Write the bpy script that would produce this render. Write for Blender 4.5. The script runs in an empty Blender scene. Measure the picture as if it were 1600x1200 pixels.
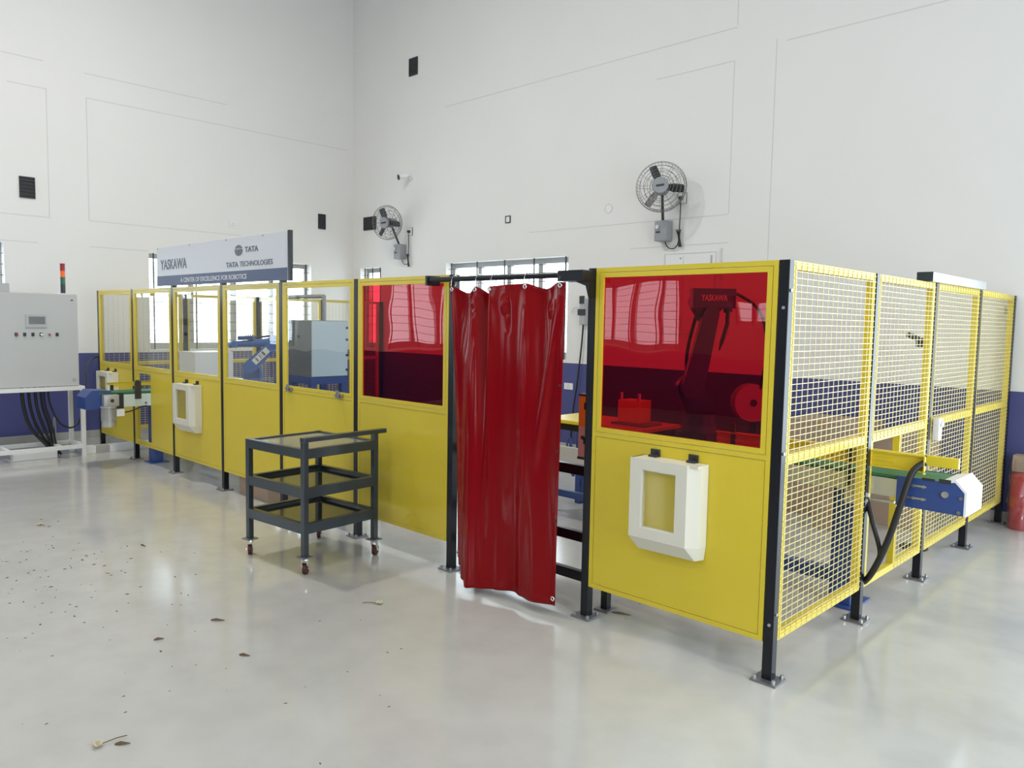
import bpy, bmesh, math, random
from mathutils import Vector, Matrix
random.seed(7)
S = bpy.context.scene
COL = S.collection
PI = math.pi

# ------------------------------------------------------------------ camera
CAM = Vector((1.5858, -3.4437, 1.6885))
_r = Vector((0.71717118, 0.6966634, 0.01804472))
_u = Vector((-0.06762868, 0.04380206, 0.99674858))
_f = Vector((-0.69360786, 0.71605969, -0.07852801))
cd = bpy.data.cameras.new('camera'); cam = bpy.data.objects.new('camera', cd); COL.objects.link(cam)
cam.matrix_world = Matrix(((_r.x, _u.x, -_f.x, CAM.x), (_r.y, _u.y, -_f.y, CAM.y), (_r.z, _u.z, -_f.z, CAM.z), (0, 0, 0, 1)))
cd.sensor_width = 36; cd.lens = 36 * 1214.58 / 1600; cd.clip_start = 0.05; cd.clip_end = 200
S.camera = cam

# ------------------------------------------------------------------ colour management, sky, portals
S.view_settings.view_transform = 'Standard'; S.view_settings.look = 'None'
S.view_settings.gamma = 1.0; S.view_settings.use_curve_mapping = False
S.view_settings.exposure = 0.07
SKY = 6.0
LAMP_W = 40
LAMP_MAIN = 160
wd = bpy.data.worlds.new('sky'); S.world = wd; wd.use_nodes = True
bg = wd.node_tree.nodes['Background']
bg.inputs[0].default_value = (0.80, 0.92, 1.0, 1); bg.inputs[1].default_value = SKY

XL, XR, YB, YF, ZC = -10.03, 4.2, 4.472, -9.5, 8.0
DADO = 1.17
# openings: (u0, u1, z0, z1)
WIN_LEFT = [(1.0, 3.65, 1.2, 2.6), (-3.42, -0.79, 1.2, 2.6), (-7.85, -5.2, 1.2, 2.6)]
WIN_BACK = [(-9.8, -9.2, 1.2, 2.58), (-7.54, -5.09, 1.2, 2.58), (0.75, 3.9, 0.0, 4.2)]
WIN_FRONT = [(-8.7, -6.6, 1.2, 2.6), (-5.4, -4.2, 1.75, 2.2), (0.2, 2.7, 1.2, 2.6)]
HIGH_FRONT = [(-8.2, -5.7, 5.4, 6.8), (-4.6, -2.1, 5.4, 6.8), (0.2, 2.7, 5.4, 6.8)]
WIN_RIGHT = [(-2.4, 1.2, 0.0, 3.6)]

def portal(name, loc, direction, w, h):
    L = bpy.data.lights.new(name, 'AREA'); L.shape = 'RECTANGLE'; L.size = w; L.size_y = h
    L.cycles.is_portal = True
    o = bpy.data.objects.new(name, L); COL.objects.link(o); o.location = loc
    o.rotation_euler = Vector(direction).to_track_quat('-Z', 'Y').to_euler()
T = 0.25
for u0, u1, z0, z1 in WIN_LEFT: portal('window_portal', (XL - T - .02, (u0+u1)/2, (z0+z1)/2), (1, 0, 0), u1-u0, z1-z0)
for u0, u1, z0, z1 in WIN_BACK: portal('window_portal', ((u0+u1)/2, YB + T + .02, (z0+z1)/2), (0, -1, 0), u1-u0, z1-z0)
for u0, u1, z0, z1 in WIN_FRONT + HIGH_FRONT: portal('window_portal', ((u0+u1)/2, YF - T - .02, (z0+z1)/2), (0, 1, 0), u1-u0, z1-z0)
for u0, u1, z0, z1 in WIN_RIGHT: portal('window_portal', (XR + T + .02, (u0+u1)/2, (z0+z1)/2), (-1, 0, 0), u1-u0, z1-z0)

# ------------------------------------------------------------------ materials
def nmat(name):
    m = bpy.data.materials.new(name); m.use_nodes = True
    nt = m.node_tree; return m, nt, nt.nodes['Principled BSDF']
def mat(name, col, rough=.5, metal=0, spec=.5, noise=0, nscale=20, bump=0, coat=0):
    m, nt, b = nmat(name)
    b.inputs['Base Color'].default_value = (*col, 1); b.inputs['Roughness'].default_value = rough
    b.inputs['Metallic'].default_value = metal; b.inputs['Specular IOR Level'].default_value = spec
    b.inputs['Coat Weight'].default_value = coat
    if noise or bump:
        tc = nt.nodes.new('ShaderNodeTexCoord'); n = nt.nodes.new('ShaderNodeTexNoise')
        n.inputs['Scale'].default_value = nscale; n.inputs['Detail'].default_value = 5
        nt.links.new(tc.outputs['Object'], n.inputs['Vector'])
        if noise:
            mx = nt.nodes.new('ShaderNodeMix'); mx.data_type = 'RGBA'
            mx.inputs['A'].default_value = (*[c*(1-noise) for c in col], 1)
            mx.inputs['B'].default_value = (*[min(1, c*(1+noise)) for c in col], 1)
            nt.links.new(n.outputs['Fac'], mx.inputs['Factor']); nt.links.new(mx.outputs['Result'], b.inputs['Base Color'])
        if bump:
            bp = nt.nodes.new('ShaderNodeBump'); bp.inputs['Strength'].default_value = bump; bp.inputs['Distance'].default_value = .01
            nt.links.new(n.outputs['Fac'], bp.inputs['Height']); nt.links.new(bp.outputs['Normal'], b.inputs['Normal'])
    return m
def sheet_glass(name, tint, rough=.0, wobble=0, wscale=2.0, ior=1.5):
    m = bpy.data.materials.new(name); m.use_nodes = True; nt = m.node_tree; nt.nodes.clear()
    out = nt.nodes.new('ShaderNodeOutputMaterial'); mx = nt.nodes.new('ShaderNodeMixShader')
    tr = nt.nodes.new('ShaderNodeBsdfTransparent'); tr.inputs[0].default_value = (*tint, 1)
    gl = nt.nodes.new('ShaderNodeBsdfGlossy'); gl.inputs['Roughness'].default_value = rough
    fr = nt.nodes.new('ShaderNodeFresnel'); ge = nt.nodes.new('ShaderNodeNewGeometry'); mr = nt.nodes.new('ShaderNodeMapRange')   # same thin-sheet reflectance on both faces
    mr.inputs['To Min'].default_value = ior; mr.inputs['To Max'].default_value = 1/ior
    nt.links.new(ge.outputs['Backfacing'], mr.inputs['Value']); nt.links.new(mr.outputs[0], fr.inputs[0])
    nt.links.new(fr.outputs[0], mx.inputs[0]); nt.links.new(tr.outputs[0], mx.inputs[1]); nt.links.new(gl.outputs[0], mx.inputs[2])
    nt.links.new(mx.outputs[0], out.inputs[0])
    if wobble:
        tc = nt.nodes.new('ShaderNodeTexCoord'); n = nt.nodes.new('ShaderNodeTexNoise')
        n.inputs['Scale'].default_value = wscale; n.inputs['Detail'].default_value = 0.5
        nt.links.new(tc.outputs['Object'], n.inputs['Vector'])
        bp = nt.nodes.new('ShaderNodeBump'); bp.inputs['Strength'].default_value = 1; bp.inputs['Distance'].default_value = wobble
        nt.links.new(n.outputs['Fac'], bp.inputs['Height']); nt.links.new(bp.outputs['Normal'], gl.inputs['Normal']); nt.links.new(bp.outputs['Normal'], fr.inputs['Normal'])
    return m

M = {}
M['wall'] = mat('white_plaster', (.80, .785, .765), .75, spec=.25, noise=.025, nscale=1.2, bump=.03)
M['wall_grey'] = mat('grey_front_wall', (.30, .30, .31), .75, spec=.25)
M['dado'] = mat('blue_dado_paint', (.075, .080, .235), .5, spec=.4, noise=.08, nscale=3)
M['skirt'] = mat('grey_skirting', (.42, .41, .39), .6, noise=.15, nscale=6)
M['seam'] = mat('plaster_seam', (.66, .65, .63), .9)
M['ceiling'] = mat('ceiling_white', (.78, .78, .77), .9)
M['yellow'] = mat('yellow_powder_coat', (.72, .555, .040), .32, spec=.4, noise=.03, nscale=3)
M['mesh_yellow_lit'] = mat('yellow_wire_lit', (.70, .61, .27), .35)  # yellow wires paled: side light from the right is put into the colour
M['black'] = mat('black_powder_coat', (.008, .009, .013), .28, spec=.35)
M['slate'] = mat('slate_grey_paint', (.028, .037, .043), .28, spec=.5)
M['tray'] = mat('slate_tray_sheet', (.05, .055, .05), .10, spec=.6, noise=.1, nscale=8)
M['toptray_reflect'] = mat('slate_top_reflect', (.20, .21, .205), .12, spec=.6, noise=.1, nscale=8)  # slate sheet lightened: the reflected upper room is painted into its colour
M['steel'] = mat('zinc_steel', (.55, .56, .57), .3, metal=.9)
M['plate'] = mat('dull_steel_plate', (.25, .25, .26), .4, metal=.7, noise=.2, nscale=30)
M['chrome'] = mat('chrome', (.8, .8, .8), .12, metal=1)
M['maroon'] = mat('maroon_wheel', (.07, .014, .012), .45)
M['ivory'] = mat('ivory_plastic', (.74, .71, .60), .4)
M['rubber'] = mat('black_rubber', (.012, .012, .014), .5)
M['darkplastic'] = mat('dark_plastic', (.03, .03, .035), .4)
M['fan_grey'] = mat('fan_grey_plastic', (.30, .31, .33), .4)
M['fan_blade'] = mat('fan_blade_dark', (.035, .037, .043), .35)
M['fan_wire'] = mat('fan_guard_wire', (.16, .16, .16), .4, metal=.5)
M['white'] = mat('white_paint', (.80, .80, .79), .4)
M['cab'] = mat('cabinet_grey', (.50, .51, .51), .45, noise=.02, nscale=60)
M['screen'] = mat('dark_screen', (.16, .165, .17), .15)
M['bezel'] = mat('screen_bezel', (.42, .43, .44), .3)
M['blue'] = mat('machine_blue', (.028, .065, .24), .35)
M['robot'] = mat('robot_blue', (.045, .13, .42), .3)
M['robot_dark'] = mat('robot_dark_blue', (.03, .07, .22), .35)
M['belt'] = mat('green_belt', (.03, .17, .075), .5)
M['alu'] = mat('anodised_aluminium', (.62, .64, .64), .35, metal=.55)
M['palegreen'] = mat('pale_rail', (.62, .70, .67), .4)
M['motor'] = mat('motor_grey', (.45, .45, .44), .4, metal=.4)
M['capwhite'] = mat('end_cap_white', (.80, .81, .83), .35)
M['orange'] = mat('orange_housing', (.75, .13, .012), .4)
M['pinkish'] = mat('pink_label_area', (.55, .22, .2), .4)
M['cardboard'] = mat('cardboard', (.37, .27, .20), .8, noise=.08, nscale=6)
M['tape'] = mat('brown_tape', (.42, .25, .13), .35)
M['redplastic'] = mat('red_bottle', (.5, .03, .035), .25)
M['film'] = sheet_glass('plastic_film', (.9, .88, .9), .22, .02, 12, 2.1)
M['signwhite_shaded'] = mat('sign_white_shaded', (.62, .63, .67), .45)  # white board dulled: its backlit shade is part of this colour
M['signblue'] = mat('sign_blue_band', (.075, .10, .19), .5)
M['ink'] = mat('sign_ink_grey', (.12, .13, .16), .5)
M['lampred'] = mat('tower_red', (.30, .015, .02), .3)
M['lamporange'] = mat('tower_orange', (.85, .16, .02), .3)
M['lampgreen'] = mat('tower_green', (.03, .12, .07), .3)
M['cnc_dark'] = mat('dark_grey_panel', (.12, .135, .15), .3, noise=.25, nscale=5)
M['cnc_light'] = mat('pale_blue_panel', (.50, .62, .70), .35)
M['winframe'] = mat('window_aluminium', (.42, .42, .42), .4, metal=.3)
M['grille'] = mat('window_grille', (.045, .035, .035), .5)
M['glass'] = sheet_glass('window_glass', (.975, .98, .98), 0)
M['clear'] = sheet_glass('clear_acrylic', (.965, .97, .965), 0, .004, 2.2, 1.45)
M['redpane'] = sheet_glass('red_acrylic', (.74, .09, .135), 0, .004, 2.0, 1.5)
M['leaf'] = mat('dry_leaf', (.13, .09, .05), .8)
M['petal'] = mat('dry_petal', (.55, .48, .30), .8)
M['vent'] = mat('dark_vent', (.03, .03, .034), .7, noise=.3, nscale=30)

# floor: polished grey epoxy screed with faint mottling
def floor_mat():
    m, nt, b = nmat('polished_floor'); N = nt.nodes; L = nt.links
    tc = N.new('ShaderNodeTexCoord')
    n1 = N.new('ShaderNodeTexNoise'); n1.inputs['Scale'].default_value = .55; n1.inputs['Detail'].default_value = 6
    n2 = N.new('ShaderNodeTexNoise'); n2.inputs['Scale'].default_value = 5; n2.inputs['Detail'].default_value = 8
    L.new(tc.outputs['Object'], n1.inputs['Vector']); L.new(tc.outputs['Object'], n2.inputs['Vector'])
    r = N.new('ShaderNodeValToRGB'); r.color_ramp.elements[0].position = .3; r.color_ramp.elements[1].position = .7
    r.color_ramp.elements[0].color = (.435, .425, .40, 1); r.color_ramp.elements[1].color = (.53, .525, .495, 1)
    L.new(n1.outputs['Fac'], r.inputs[0])
    mx = N.new('ShaderNodeMix'); mx.data_type = 'RGBA'; mx.blend_type = 'MULTIPLY'; mx.inputs['Factor'].default_value = .35
    r2 = N.new('ShaderNodeValToRGB'); r2.color_ramp.elements[0].position = .35; r2.color_ramp.elements[1].position = .6
    r2.color_ramp.elements[0].color = (.82, .82, .82, 1)
    L.new(n2.outputs['Fac'], r2.inputs[0]); L.new(r.outputs[0], mx.inputs['A']); L.new(r2.outputs[0], mx.inputs['B'])
    L.new(mx.outputs['Result'], b.inputs['Base Color'])
    rr = N.new('ShaderNodeMapRange'); rr.inputs['To Min'].default_value = .07; rr.inputs['To Max'].default_value = .20
    L.new(n1.outputs['Fac'], rr.inputs['Value']); L.new(rr.outputs[0], b.inputs['Roughness'])
    b.inputs['Specular IOR Level'].default_value = .5
    bp = N.new('ShaderNodeBump'); bp.inputs['Strength'].default_value = .06; bp.inputs['Distance'].default_value = .004
    L.new(n2.outputs['Fac'], bp.inputs['Height']); L.new(bp.outputs['Normal'], b.inputs['Normal'])
    return m
M['floor'] = floor_mat()

def curtain_mat():
    m = bpy.data.materials.new('red_vinyl'); m.use_nodes = True; nt = m.node_tree; N = nt.nodes
    b = N['Principled BSDF']; out = N['Material Output']
    b.inputs['Base Color'].default_value = (.30, .004, .008, 1); b.inputs['Roughness'].default_value = .12
    b.inputs['Specular IOR Level'].default_value = .3
    tl = N.new('ShaderNodeBsdfTranslucent'); tl.inputs[0].default_value = (.62, .006, .012, 1)
    tp = N.new('ShaderNodeBsdfTransparent'); tp.inputs[0].default_value = (.6, .01, .02, 1)
    m1 = N.new('ShaderNodeMixShader'); m1.inputs[0].default_value = .3
    m2 = N.new('ShaderNodeMixShader'); m2.inputs[0].default_value = .06
    nt.links.new(b.outputs[0], m1.inputs[1]); nt.links.new(tl.outputs[0], m1.inputs[2])
    nt.links.new(m1.outputs[0], m2.inputs[1]); nt.links.new(tp.outputs[0], m2.inputs[2]); nt.links.new(m2.outputs[0], out.inputs[0])
    return m
M['curtain'] = curtain_mat()
def emit(name, col, s):
    m, nt, b = nmat(name); b.inputs['Emission Color'].default_value = (*col, 1); b.inputs['Emission Strength'].default_value = s
    b.inputs['Base Color'].default_value = (*col, 1); return m
M['lens'] = emit('lamp_lens', (1, .97, .92), 3)

# ------------------------------------------------------------------ mesh builder
class MB:
    def __init__(s): s.b = bmesh.new(); s.mi = 0
    def _tag(s, n0):
        if s.mi:
            s.b.faces.ensure_lookup_table()
            for f in s.b.faces[n0:]: f.material_index = s.mi
    def box(s, x0, x1, y0, y1, z0, z1, bev=0):
        n0 = len(s.b.faces)
        bb = bmesh.new() if bev else s.b
        v = [bb.verts.new((x, y, z)) for z in (min(z0, z1), max(z0, z1)) for y in (min(y0, y1), max(y0, y1)) for x in (min(x0, x1), max(x0, x1))]
        for q in ((0, 2, 3, 1), (4, 5, 7, 6), (0, 1, 5, 4), (2, 6, 7, 3), (0, 4, 6, 2), (1, 3, 7, 5)): bb.faces.new([v[i] for i in q])
        if bev:
            bmesh.ops.bevel(bb, geom=list(bb.edges), offset=bev, segments=2, affect='EDGES', profile=.6)
            s.merge(bb)
        s._tag(n0); return s
    def merge(s, bb):
        mp = {}
        for v in bb.verts: mp[v] = s.b.verts.new(v.co)
        for f in bb.faces: s.b.faces.new([mp[v] for v in f.verts])
        bb.free()
    def cyl(s, p0, p1, r0, r1=None, n=16, cap=True):
        r1 = r0 if r1 is None else r1
        p0, p1 = Vector(p0), Vector(p1); d = (p1 - p0).normalized(); n0 = len(s.b.faces)
        a = d.orthogonal().normalized(); c = d.cross(a)
        A = [s.b.verts.new(p0 + (a*math.cos(t) + c*math.sin(t))*r0) for t in [2*PI*k/n for k in range(n)]]
        B = [s.b.verts.new(p1 + (a*math.cos(t) + c*math.sin(t))*r1) for t in [2*PI*k/n for k in range(n)]]
        for k in range(n): s.b.faces.new((A[k], A[(k+1) % n], B[(k+1) % n], B[k]))
        if cap: s.b.faces.new(A[::-1]); s.b.faces.new(B)
        s._tag(n0); return s
    def tube(s, pts, r, n=8, closed=False, smooth_steps=0):
        pts = [Vector(p) for p in pts]
        if smooth_steps: pts = catmull(pts, smooth_steps)
        n0 = len(s.b.faces); rings = []; N = len(pts); prev = None
        for i, p in enumerate(pts):
            if closed: d = pts[(i+1) % N] - pts[i-1]
            else: d = pts[min(i+1, N-1)] - pts[max(i-1, 0)]
            d.normalize()
            a = d.orthogonal().normalized() if prev is None else (prev - d*prev.dot(d)).normalized()
            prev = a; c = d.cross(a)
            rings.append([s.b.verts.new(p + (a*math.cos(2*PI*k/n) + c*math.sin(2*PI*k/n))*r) for k in range(n)])
        for i in range(N if closed else N-1):
            A, B = rings[i], rings[(i+1) % N]
            for k in range(n): s.b.faces.new((A[k], A[(k+1) % n], B[(k+1) % n], B[k]))
        if not closed: s.b.faces.new(rings[0][::-1]); s.b.faces.new(rings[-1])
        s._tag(n0); return s
    def hull(s, pts):
        bb = bmesh.new(); vs = [bb.verts.new(p) for p in pts]
        r = bmesh.ops.convex_hull(bb, input=vs)
        bmesh.ops.delete(bb, geom=[v for v in bb.verts if not v.link_faces], context='VERTS')
        n0 = len(s.b.faces); s.merge(bb); s._tag(n0); return s
    def prism(s, poly, axis, a0, a1):
        """poly in the two remaining axes, extruded along axis"""
        def P(u, v, w):
            return {'x': (w, u, v), 'y': (u, w, v), 'z': (u, v, w)}[axis]
        n0 = len(s.b.faces)
        A = [s.b.verts.new(P(u, v, a0)) for u, v in poly]; B = [s.b.verts.new(P(u, v, a1)) for u, v in poly]
        n = len(poly)
        for k in range(n): s.b.faces.new((A[k], A[(k+1) % n], B[(k+1) % n], B[k]))
        s.b.faces.new(A[::-1]); s.b.faces.new(B); s._tag(n0); return s
    def sphere(s, c, r, n=10, sc=(1, 1, 1)):
        bb = bmesh.new(); bmesh.ops.create_uvsphere(bb, u_segments=n*2, v_segments=n, radius=r)
        for v in bb.verts: v.co = Vector((v.co.x*sc[0], v.co.y*sc[1], v.co.z*sc[2])) + Vector(c)
        n0 = len(s.b.faces); s.merge(bb); s._tag(n0); return s
    def rot(s, m, about=(0, 0, 0)):
        a = Vector(about)
        for v in s.b.verts: v.co = m @ (v.co - a) + a
        return s
    def build(s, name, mats, parent=None, local=False, smooth=None, kind=None):
        bmesh.ops.recalc_face_normals(s.b, faces=list(s.b.faces))
        if parent is not None and not local:
            off = Vector(world_loc(parent))
            for v in s.b.verts: v.co -= off
        if smooth is not None:
            for f in s.b.faces: f.smooth = True
            for e in s.b.edges:
                if len(e.link_faces) == 2 and e.calc_face_angle(0) > math.radians(smooth): e.smooth = False
        me = bpy.data.meshes.new(name); s.b.to_mesh(me); s.b.free()
        for m in (mats if isinstance(mats, (list, tuple)) else [mats]): me.materials.append(M[m])
        o = bpy.data.objects.new(name, me); COL.objects.link(o)
        if parent is not None: o.parent = parent
        if kind: o['kind'] = kind
        return o
def world_loc(o):
    v = Vector(o.location)
    while o.parent: o = o.parent; v = v + Vector(o.location)
    return v
def catmull(P, k):
    out = []
    for i in range(len(P)-1):
        a, b, c, d = P[max(i-1, 0)], P[i], P[i+1], P[min(i+2, len(P)-1)]
        for j in range(k):
            t = j/k
            out.append(.5*((2*b) + (c-a)*t + (2*a-5*b+4*c-d)*t*t + (3*b-a-3*c+d)*t**3))
    out.append(P[-1]); return out
def thing(name, label, cat, loc=(0, 0, 0), group=None, rz=0):
    o = bpy.data.objects.new(name, None); o.empty_display_size = .1; COL.objects.link(o)
    o.location = loc; o.rotation_euler = (0, 0, rz); tag(o, label, cat, group); return o
def tag(o, label, cat, group=None):
    o['label'] = label; o['category'] = cat
    if group: o['group'] = group
    return o
def dup(root, loc, label, group=None):
    r = root.copy(); COL.objects.link(r); r.location = loc; r['label'] = label
    if group: r['group'] = group
    for ch in list(root.children):
        c = ch.copy(); COL.objects.link(c); c.parent = r
        for g in ch.children:
            d = g.copy(); COL.objects.link(d); d.parent = c
    return r
def lettering(text, size, width=None, bold=0.0):
    """mesh of the text in its x-y plane, left-bottom at the origin, scaled to width"""
    cu = bpy.data.curves.new('lettering', 'FONT'); cu.body = text; cu.size = 1; cu.extrude = .01; cu.offset = bold
    cu.resolution_u = 3
    ob = bpy.data.objects.new('lettering', cu); COL.objects.link(ob)
    dg = bpy.context.evaluated_depsgraph_get(); me = bpy.data.meshes.new_from_object(ob.evaluated_get(dg))
    bpy.data.objects.remove(ob); bpy.data.curves.remove(cu)
    xs = [v.co.x for v in me.vertices]; ys = [v.co.y for v in me.vertices]
    sy = size/(max(ys)-min(ys)); sx = (width/(max(xs)-min(xs))) if width else sy
    x0, y0 = min(xs), min(ys)
    for v in me.vertices: v.co = Vector(((v.co.x-x0)*sx, (v.co.y-y0)*sy, v.co.z))
    return me
def put_text(text, x, y, z, h, w, m, parent, depth=.002, name='lettering', rotm=None, bold=0.0):
    """text facing -Y with lower-left corner at world x, y, z"""
    me = lettering(text, h, w, bold); off = world_loc(parent)
    for v in me.vertices:
        p = Vector((v.co.x, 0, v.co.y)) + Vector((0, -depth*(v.co.z/.01), 0))
        if rotm is not None: p = rotm @ p
        v.co = Vector((x, y, z)) + p - off
    me.materials.clear(); me.materials.append(M[m])
    o = bpy.data.objects.new(name, me); COL.objects.link(o); o.parent = parent; return o

# ------------------------------------------------------------------ room shell
def struct(o): o['kind'] = 'structure'; return o
struct(MB().box(XL-.3, XR+.3, YF-.3, YB+.3, -.2, 0).build('floor', 'floor'))
struct(MB().box(XL-.3, XR+.3, YF-.3, YB+.3, ZC, ZC+.2).build('ceiling', 'ceiling'))
def wall(name, axis, c, sgn, u0, u1, ops, mw='wall'):
    """inner face at axis=c, wall body on the sgn side"""
    us = sorted({u0, u1, *[o[0] for o in ops], *[o[1] for o in ops]})
    zs = sorted({0, DADO, ZC, *[o[2] for o in ops], *[o[3] for o in ops]})
    mb = MB()
    for i in range(len(us)-1):
        for j in range(len(zs)-1):
            um, zm = (us[i]+us[i+1])/2, (zs[j]+zs[j+1])/2
            if any(o[0] < um < o[1] and o[2] < zm < o[3] for o in ops): continue
            mb.mi = 1 if zm < DADO else 0
            a, b = c, c+sgn*T
            if axis == 'x': mb.box(a, b, us[i], us[i+1], zs[j], zs[j+1])
            else: mb.box(us[i], us[i+1], a, b, zs[j], zs[j+1])
    return struct(mb.build(name, [mw, 'dado']))
WL = wall('wall_left', 'x', XL, -1, YF, YB, WIN_LEFT)
WB = wall('wall_back', 'y', YB, 1, XL-T, XR+T, WIN_BACK)
wall('wall_front', 'y', YF, -1, XL-T, XR+T, WIN_FRONT + HIGH_FRONT, 'wall_grey')
wall('wall_right', 'x', XR, 1, YF, YB, WIN_RIGHT)
struct(MB().box(XL, XL+.012, YF, YB, 0, .10, .003).build('baseboard_left', 'skirt'))
struct(MB().box(XL+.012, .67, YB-.012, YB, 0, .10, .003).build('baseboard_back', 'skirt'))

# plaster seams over buried conduit and columns
def seam_l(y0, z0, y1, z1):
    mb = MB(); w = .005
    if abs(y1-y0) < .001: mb.box(XL, XL+.0025, y0-w, y0+w, z0, z1)
    else: mb.box(XL, XL+.0025, y0, y1, z0-w, z0+w)
    mb.build('plaster_seam', 'seam', WL)
def seam_b(x0, z0, x1, z1):
    mb = MB(); w = .005
    if abs(x1-x0) < .001: mb.box(x0-w, x0+w, YB-.0025, YB, z0, z1)
    else: mb.box(x0, x1, YB-.0025, YB, z0-w, z0+w)
    mb.build('plaster_seam', 'seam', WB)
for a in [(-.26, 2.97, -.26, 4.62), (.22, 2.97, .22, 4.6), (.22, 4.6, 4.35, 4.6), (.2, 4.92, 2.2, 4.92), (-1.4, 4.96, -.28, 4.96), (-.7, 4.61, -.26, 4.61),
          (-1.6, 2.96, -.24, 2.96), (.22, 2.97, 2.4, 2.97), (.22, 2.62, 1.0, 2.62), (-1.4, 2.62, -.4, 2.62)]: seam_l(*a)
for a in [(-2.79, 2.93, -2.79, 4.58), (-3.8, 4.58, -2.79, 4.58), (-2.31, 2.3, -2.31, 4.7), (-5.8, 2.93, -2.8, 2.93), (-2.77, 4.95, -2.77, 5.3), (-7.6, 4.93, -2.77, 4.93),
          (-4.1, 2.62, -2.78, 2.62), (-2.2, 4.66, -.6, 4.66)]: seam_b(*a)

# ------------------------------------------------------------------ windows
def window(idx, axis, c, sgn, u0, u1, z0, z1, nsash, vbars, hstep, visible=True, bottom=.1):
    """c = inner wall face; frame near the outer face, grille bars just inside it"""
    o = bpy.data.objects.new('window_%d' % idx, None); COL.objects.link(o); o['kind'] = 'structure'
    o.location = (c, (u0+u1)/2, z0) if axis == 'x' else ((u0+u1)/2, c, z0)
    def B(mb, ua, ub, da, db, za, zb):
        a, b = c+sgn*da, c+sgn*db
        return mb.box(a, b, ua, ub, za, zb) if axis == 'x' else mb.box(ua, ub, a, b, za, zb)
    f = MB(); fw = .05; d0, d1 = .15, .2
    B(f, u0, u1, d0, d1, z0, z0+bottom); B(f, u0, u1, d0, d1, z1-.07, z1)
    B(f, u0, u0+fw, d0, d1, z0+bottom, z1-.07); B(f, u1-fw, u1, d0, d1, z0+bottom, z1-.07)
    for k in range(1, nsash):
        u = u0+(u1-u0)*k/nsash; B(f, u-.04, u+.04, d0-.01, d1, z0+bottom, z1-.07)
    f.build('window_frame', 'winframe', o)
    for k in range(nsash):
        ua, ub = u0+(u1-u0)*k/nsash, u0+(u1-u0)*(k+1)/nsash
        B(MB(), ua+.03, ub-.03, .172, .176, z0+bottom-.01, z1-.06).build('pane', 'glass', o)
    sl = MB(); B(sl, u0, u1, 0, .15, z0, z0+.008); sl.build('window_sill', 'white', o)
    n = vbars
    for k in range(n):
        u = u0+.08+(u1-u0-.16)*k/(n-1); B(MB(), u-.009, u+.009, .04, .052, z0+.008, z1).build('grille_bar', 'grille', o)
    z = z0+.14
    while z < z1-.03:
        g = MB(); B(g, u0, u1, .052, .058, z-.0035, z+.0035); g.build('grille_rod', 'grille', o); z += hstep
    return o
wi = 1
for k, (a, b, c, d) in enumerate(WIN_LEFT): window(wi, 'x', XL, -1, a, b, c, d, 4, 5, .14); wi += 1
window(wi, 'y', YB, 1, *WIN_BACK[0], 1, 3, .14); wi += 1
window(wi, 'y', YB, 1, *WIN_BACK[1], 4, 5, .115); wi += 1
for a in WIN_FRONT: window(wi, 'y', YF, -1, *a, 4, 5, .14); wi += 1
for a in HIGH_FRONT: window(wi, 'y', YF, -1, *a, 3, 4, .35); wi += 1

# roller door opening in the right wall (out of frame): plain steel surround
u0, u1, z0, z1 = WIN_BACK[2]
struct(MB().box(u0-.08, u0, YB-.02, YB+T, 0, z1+.08).box(u1, u1+.08, YB-.02, YB+T, 0, z1+.08).box(u0, u1, YB-.02, YB+T, z1, z1+.08).build('trim_2', 'winframe'))
u0, u1, z0, z1 = WIN_RIGHT[0]
struct(MB().box(XR-.02, XR+T, u0-.08, u0, 0, z1+.08).box(XR-.02, XR+T, u1, u1+.08, 0, z1+.08).box(XR-.02, XR+T, u0, u1, z1, z1+.08).build('trim_1', 'winframe'))

# high-bay lamps under the ceiling (out of frame)
for (x, y), nm in zip([(-5.8, -1.0), (-6.2, -6.2), (-1.0, -1.2), (-1.0, -6.2), (2.9, -1.2), (2.9, -6.2)],
                      ['over the far end of the yellow fence', 'over the far left corner of the open floor', 'over the near end of the yellow fence', 'over the open floor behind the camera', 'on the right beside the roller door', 'in the right corner behind the camera']):
    t = thing('high_bay_lamp', 'round white high bay lamp hanging ' + nm, 'lamp', (x, y, ZC-.9), 'high bay ceiling lamps')
    MB().cyl((x, y, ZC-.62), (x, y, ZC), .012, n=8).build('rod', 'steel', t)
    MB().cyl((x, y, ZC-.85), (x, y, ZC-.62), .22, .07, n=24).build('housing', 'white', t, smooth=40)
    MB().cyl((x, y, ZC-.862), (x, y, ZC-.85), .2, n=24).build('lens', 'lens', t)
    L = bpy.data.lights.new('lamp_light', 'AREA'); L.shape = 'DISK'; L.size = .38; L.energy = LAMP_MAIN if (x, y) == (-5.8, -1.0) else LAMP_W; L.color = (1, .95, .89)
    lo = bpy.data.objects.new('lamp_light', L); COL.objects.link(lo); lo.parent = t; lo.location = (0, 0, .03)

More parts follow.
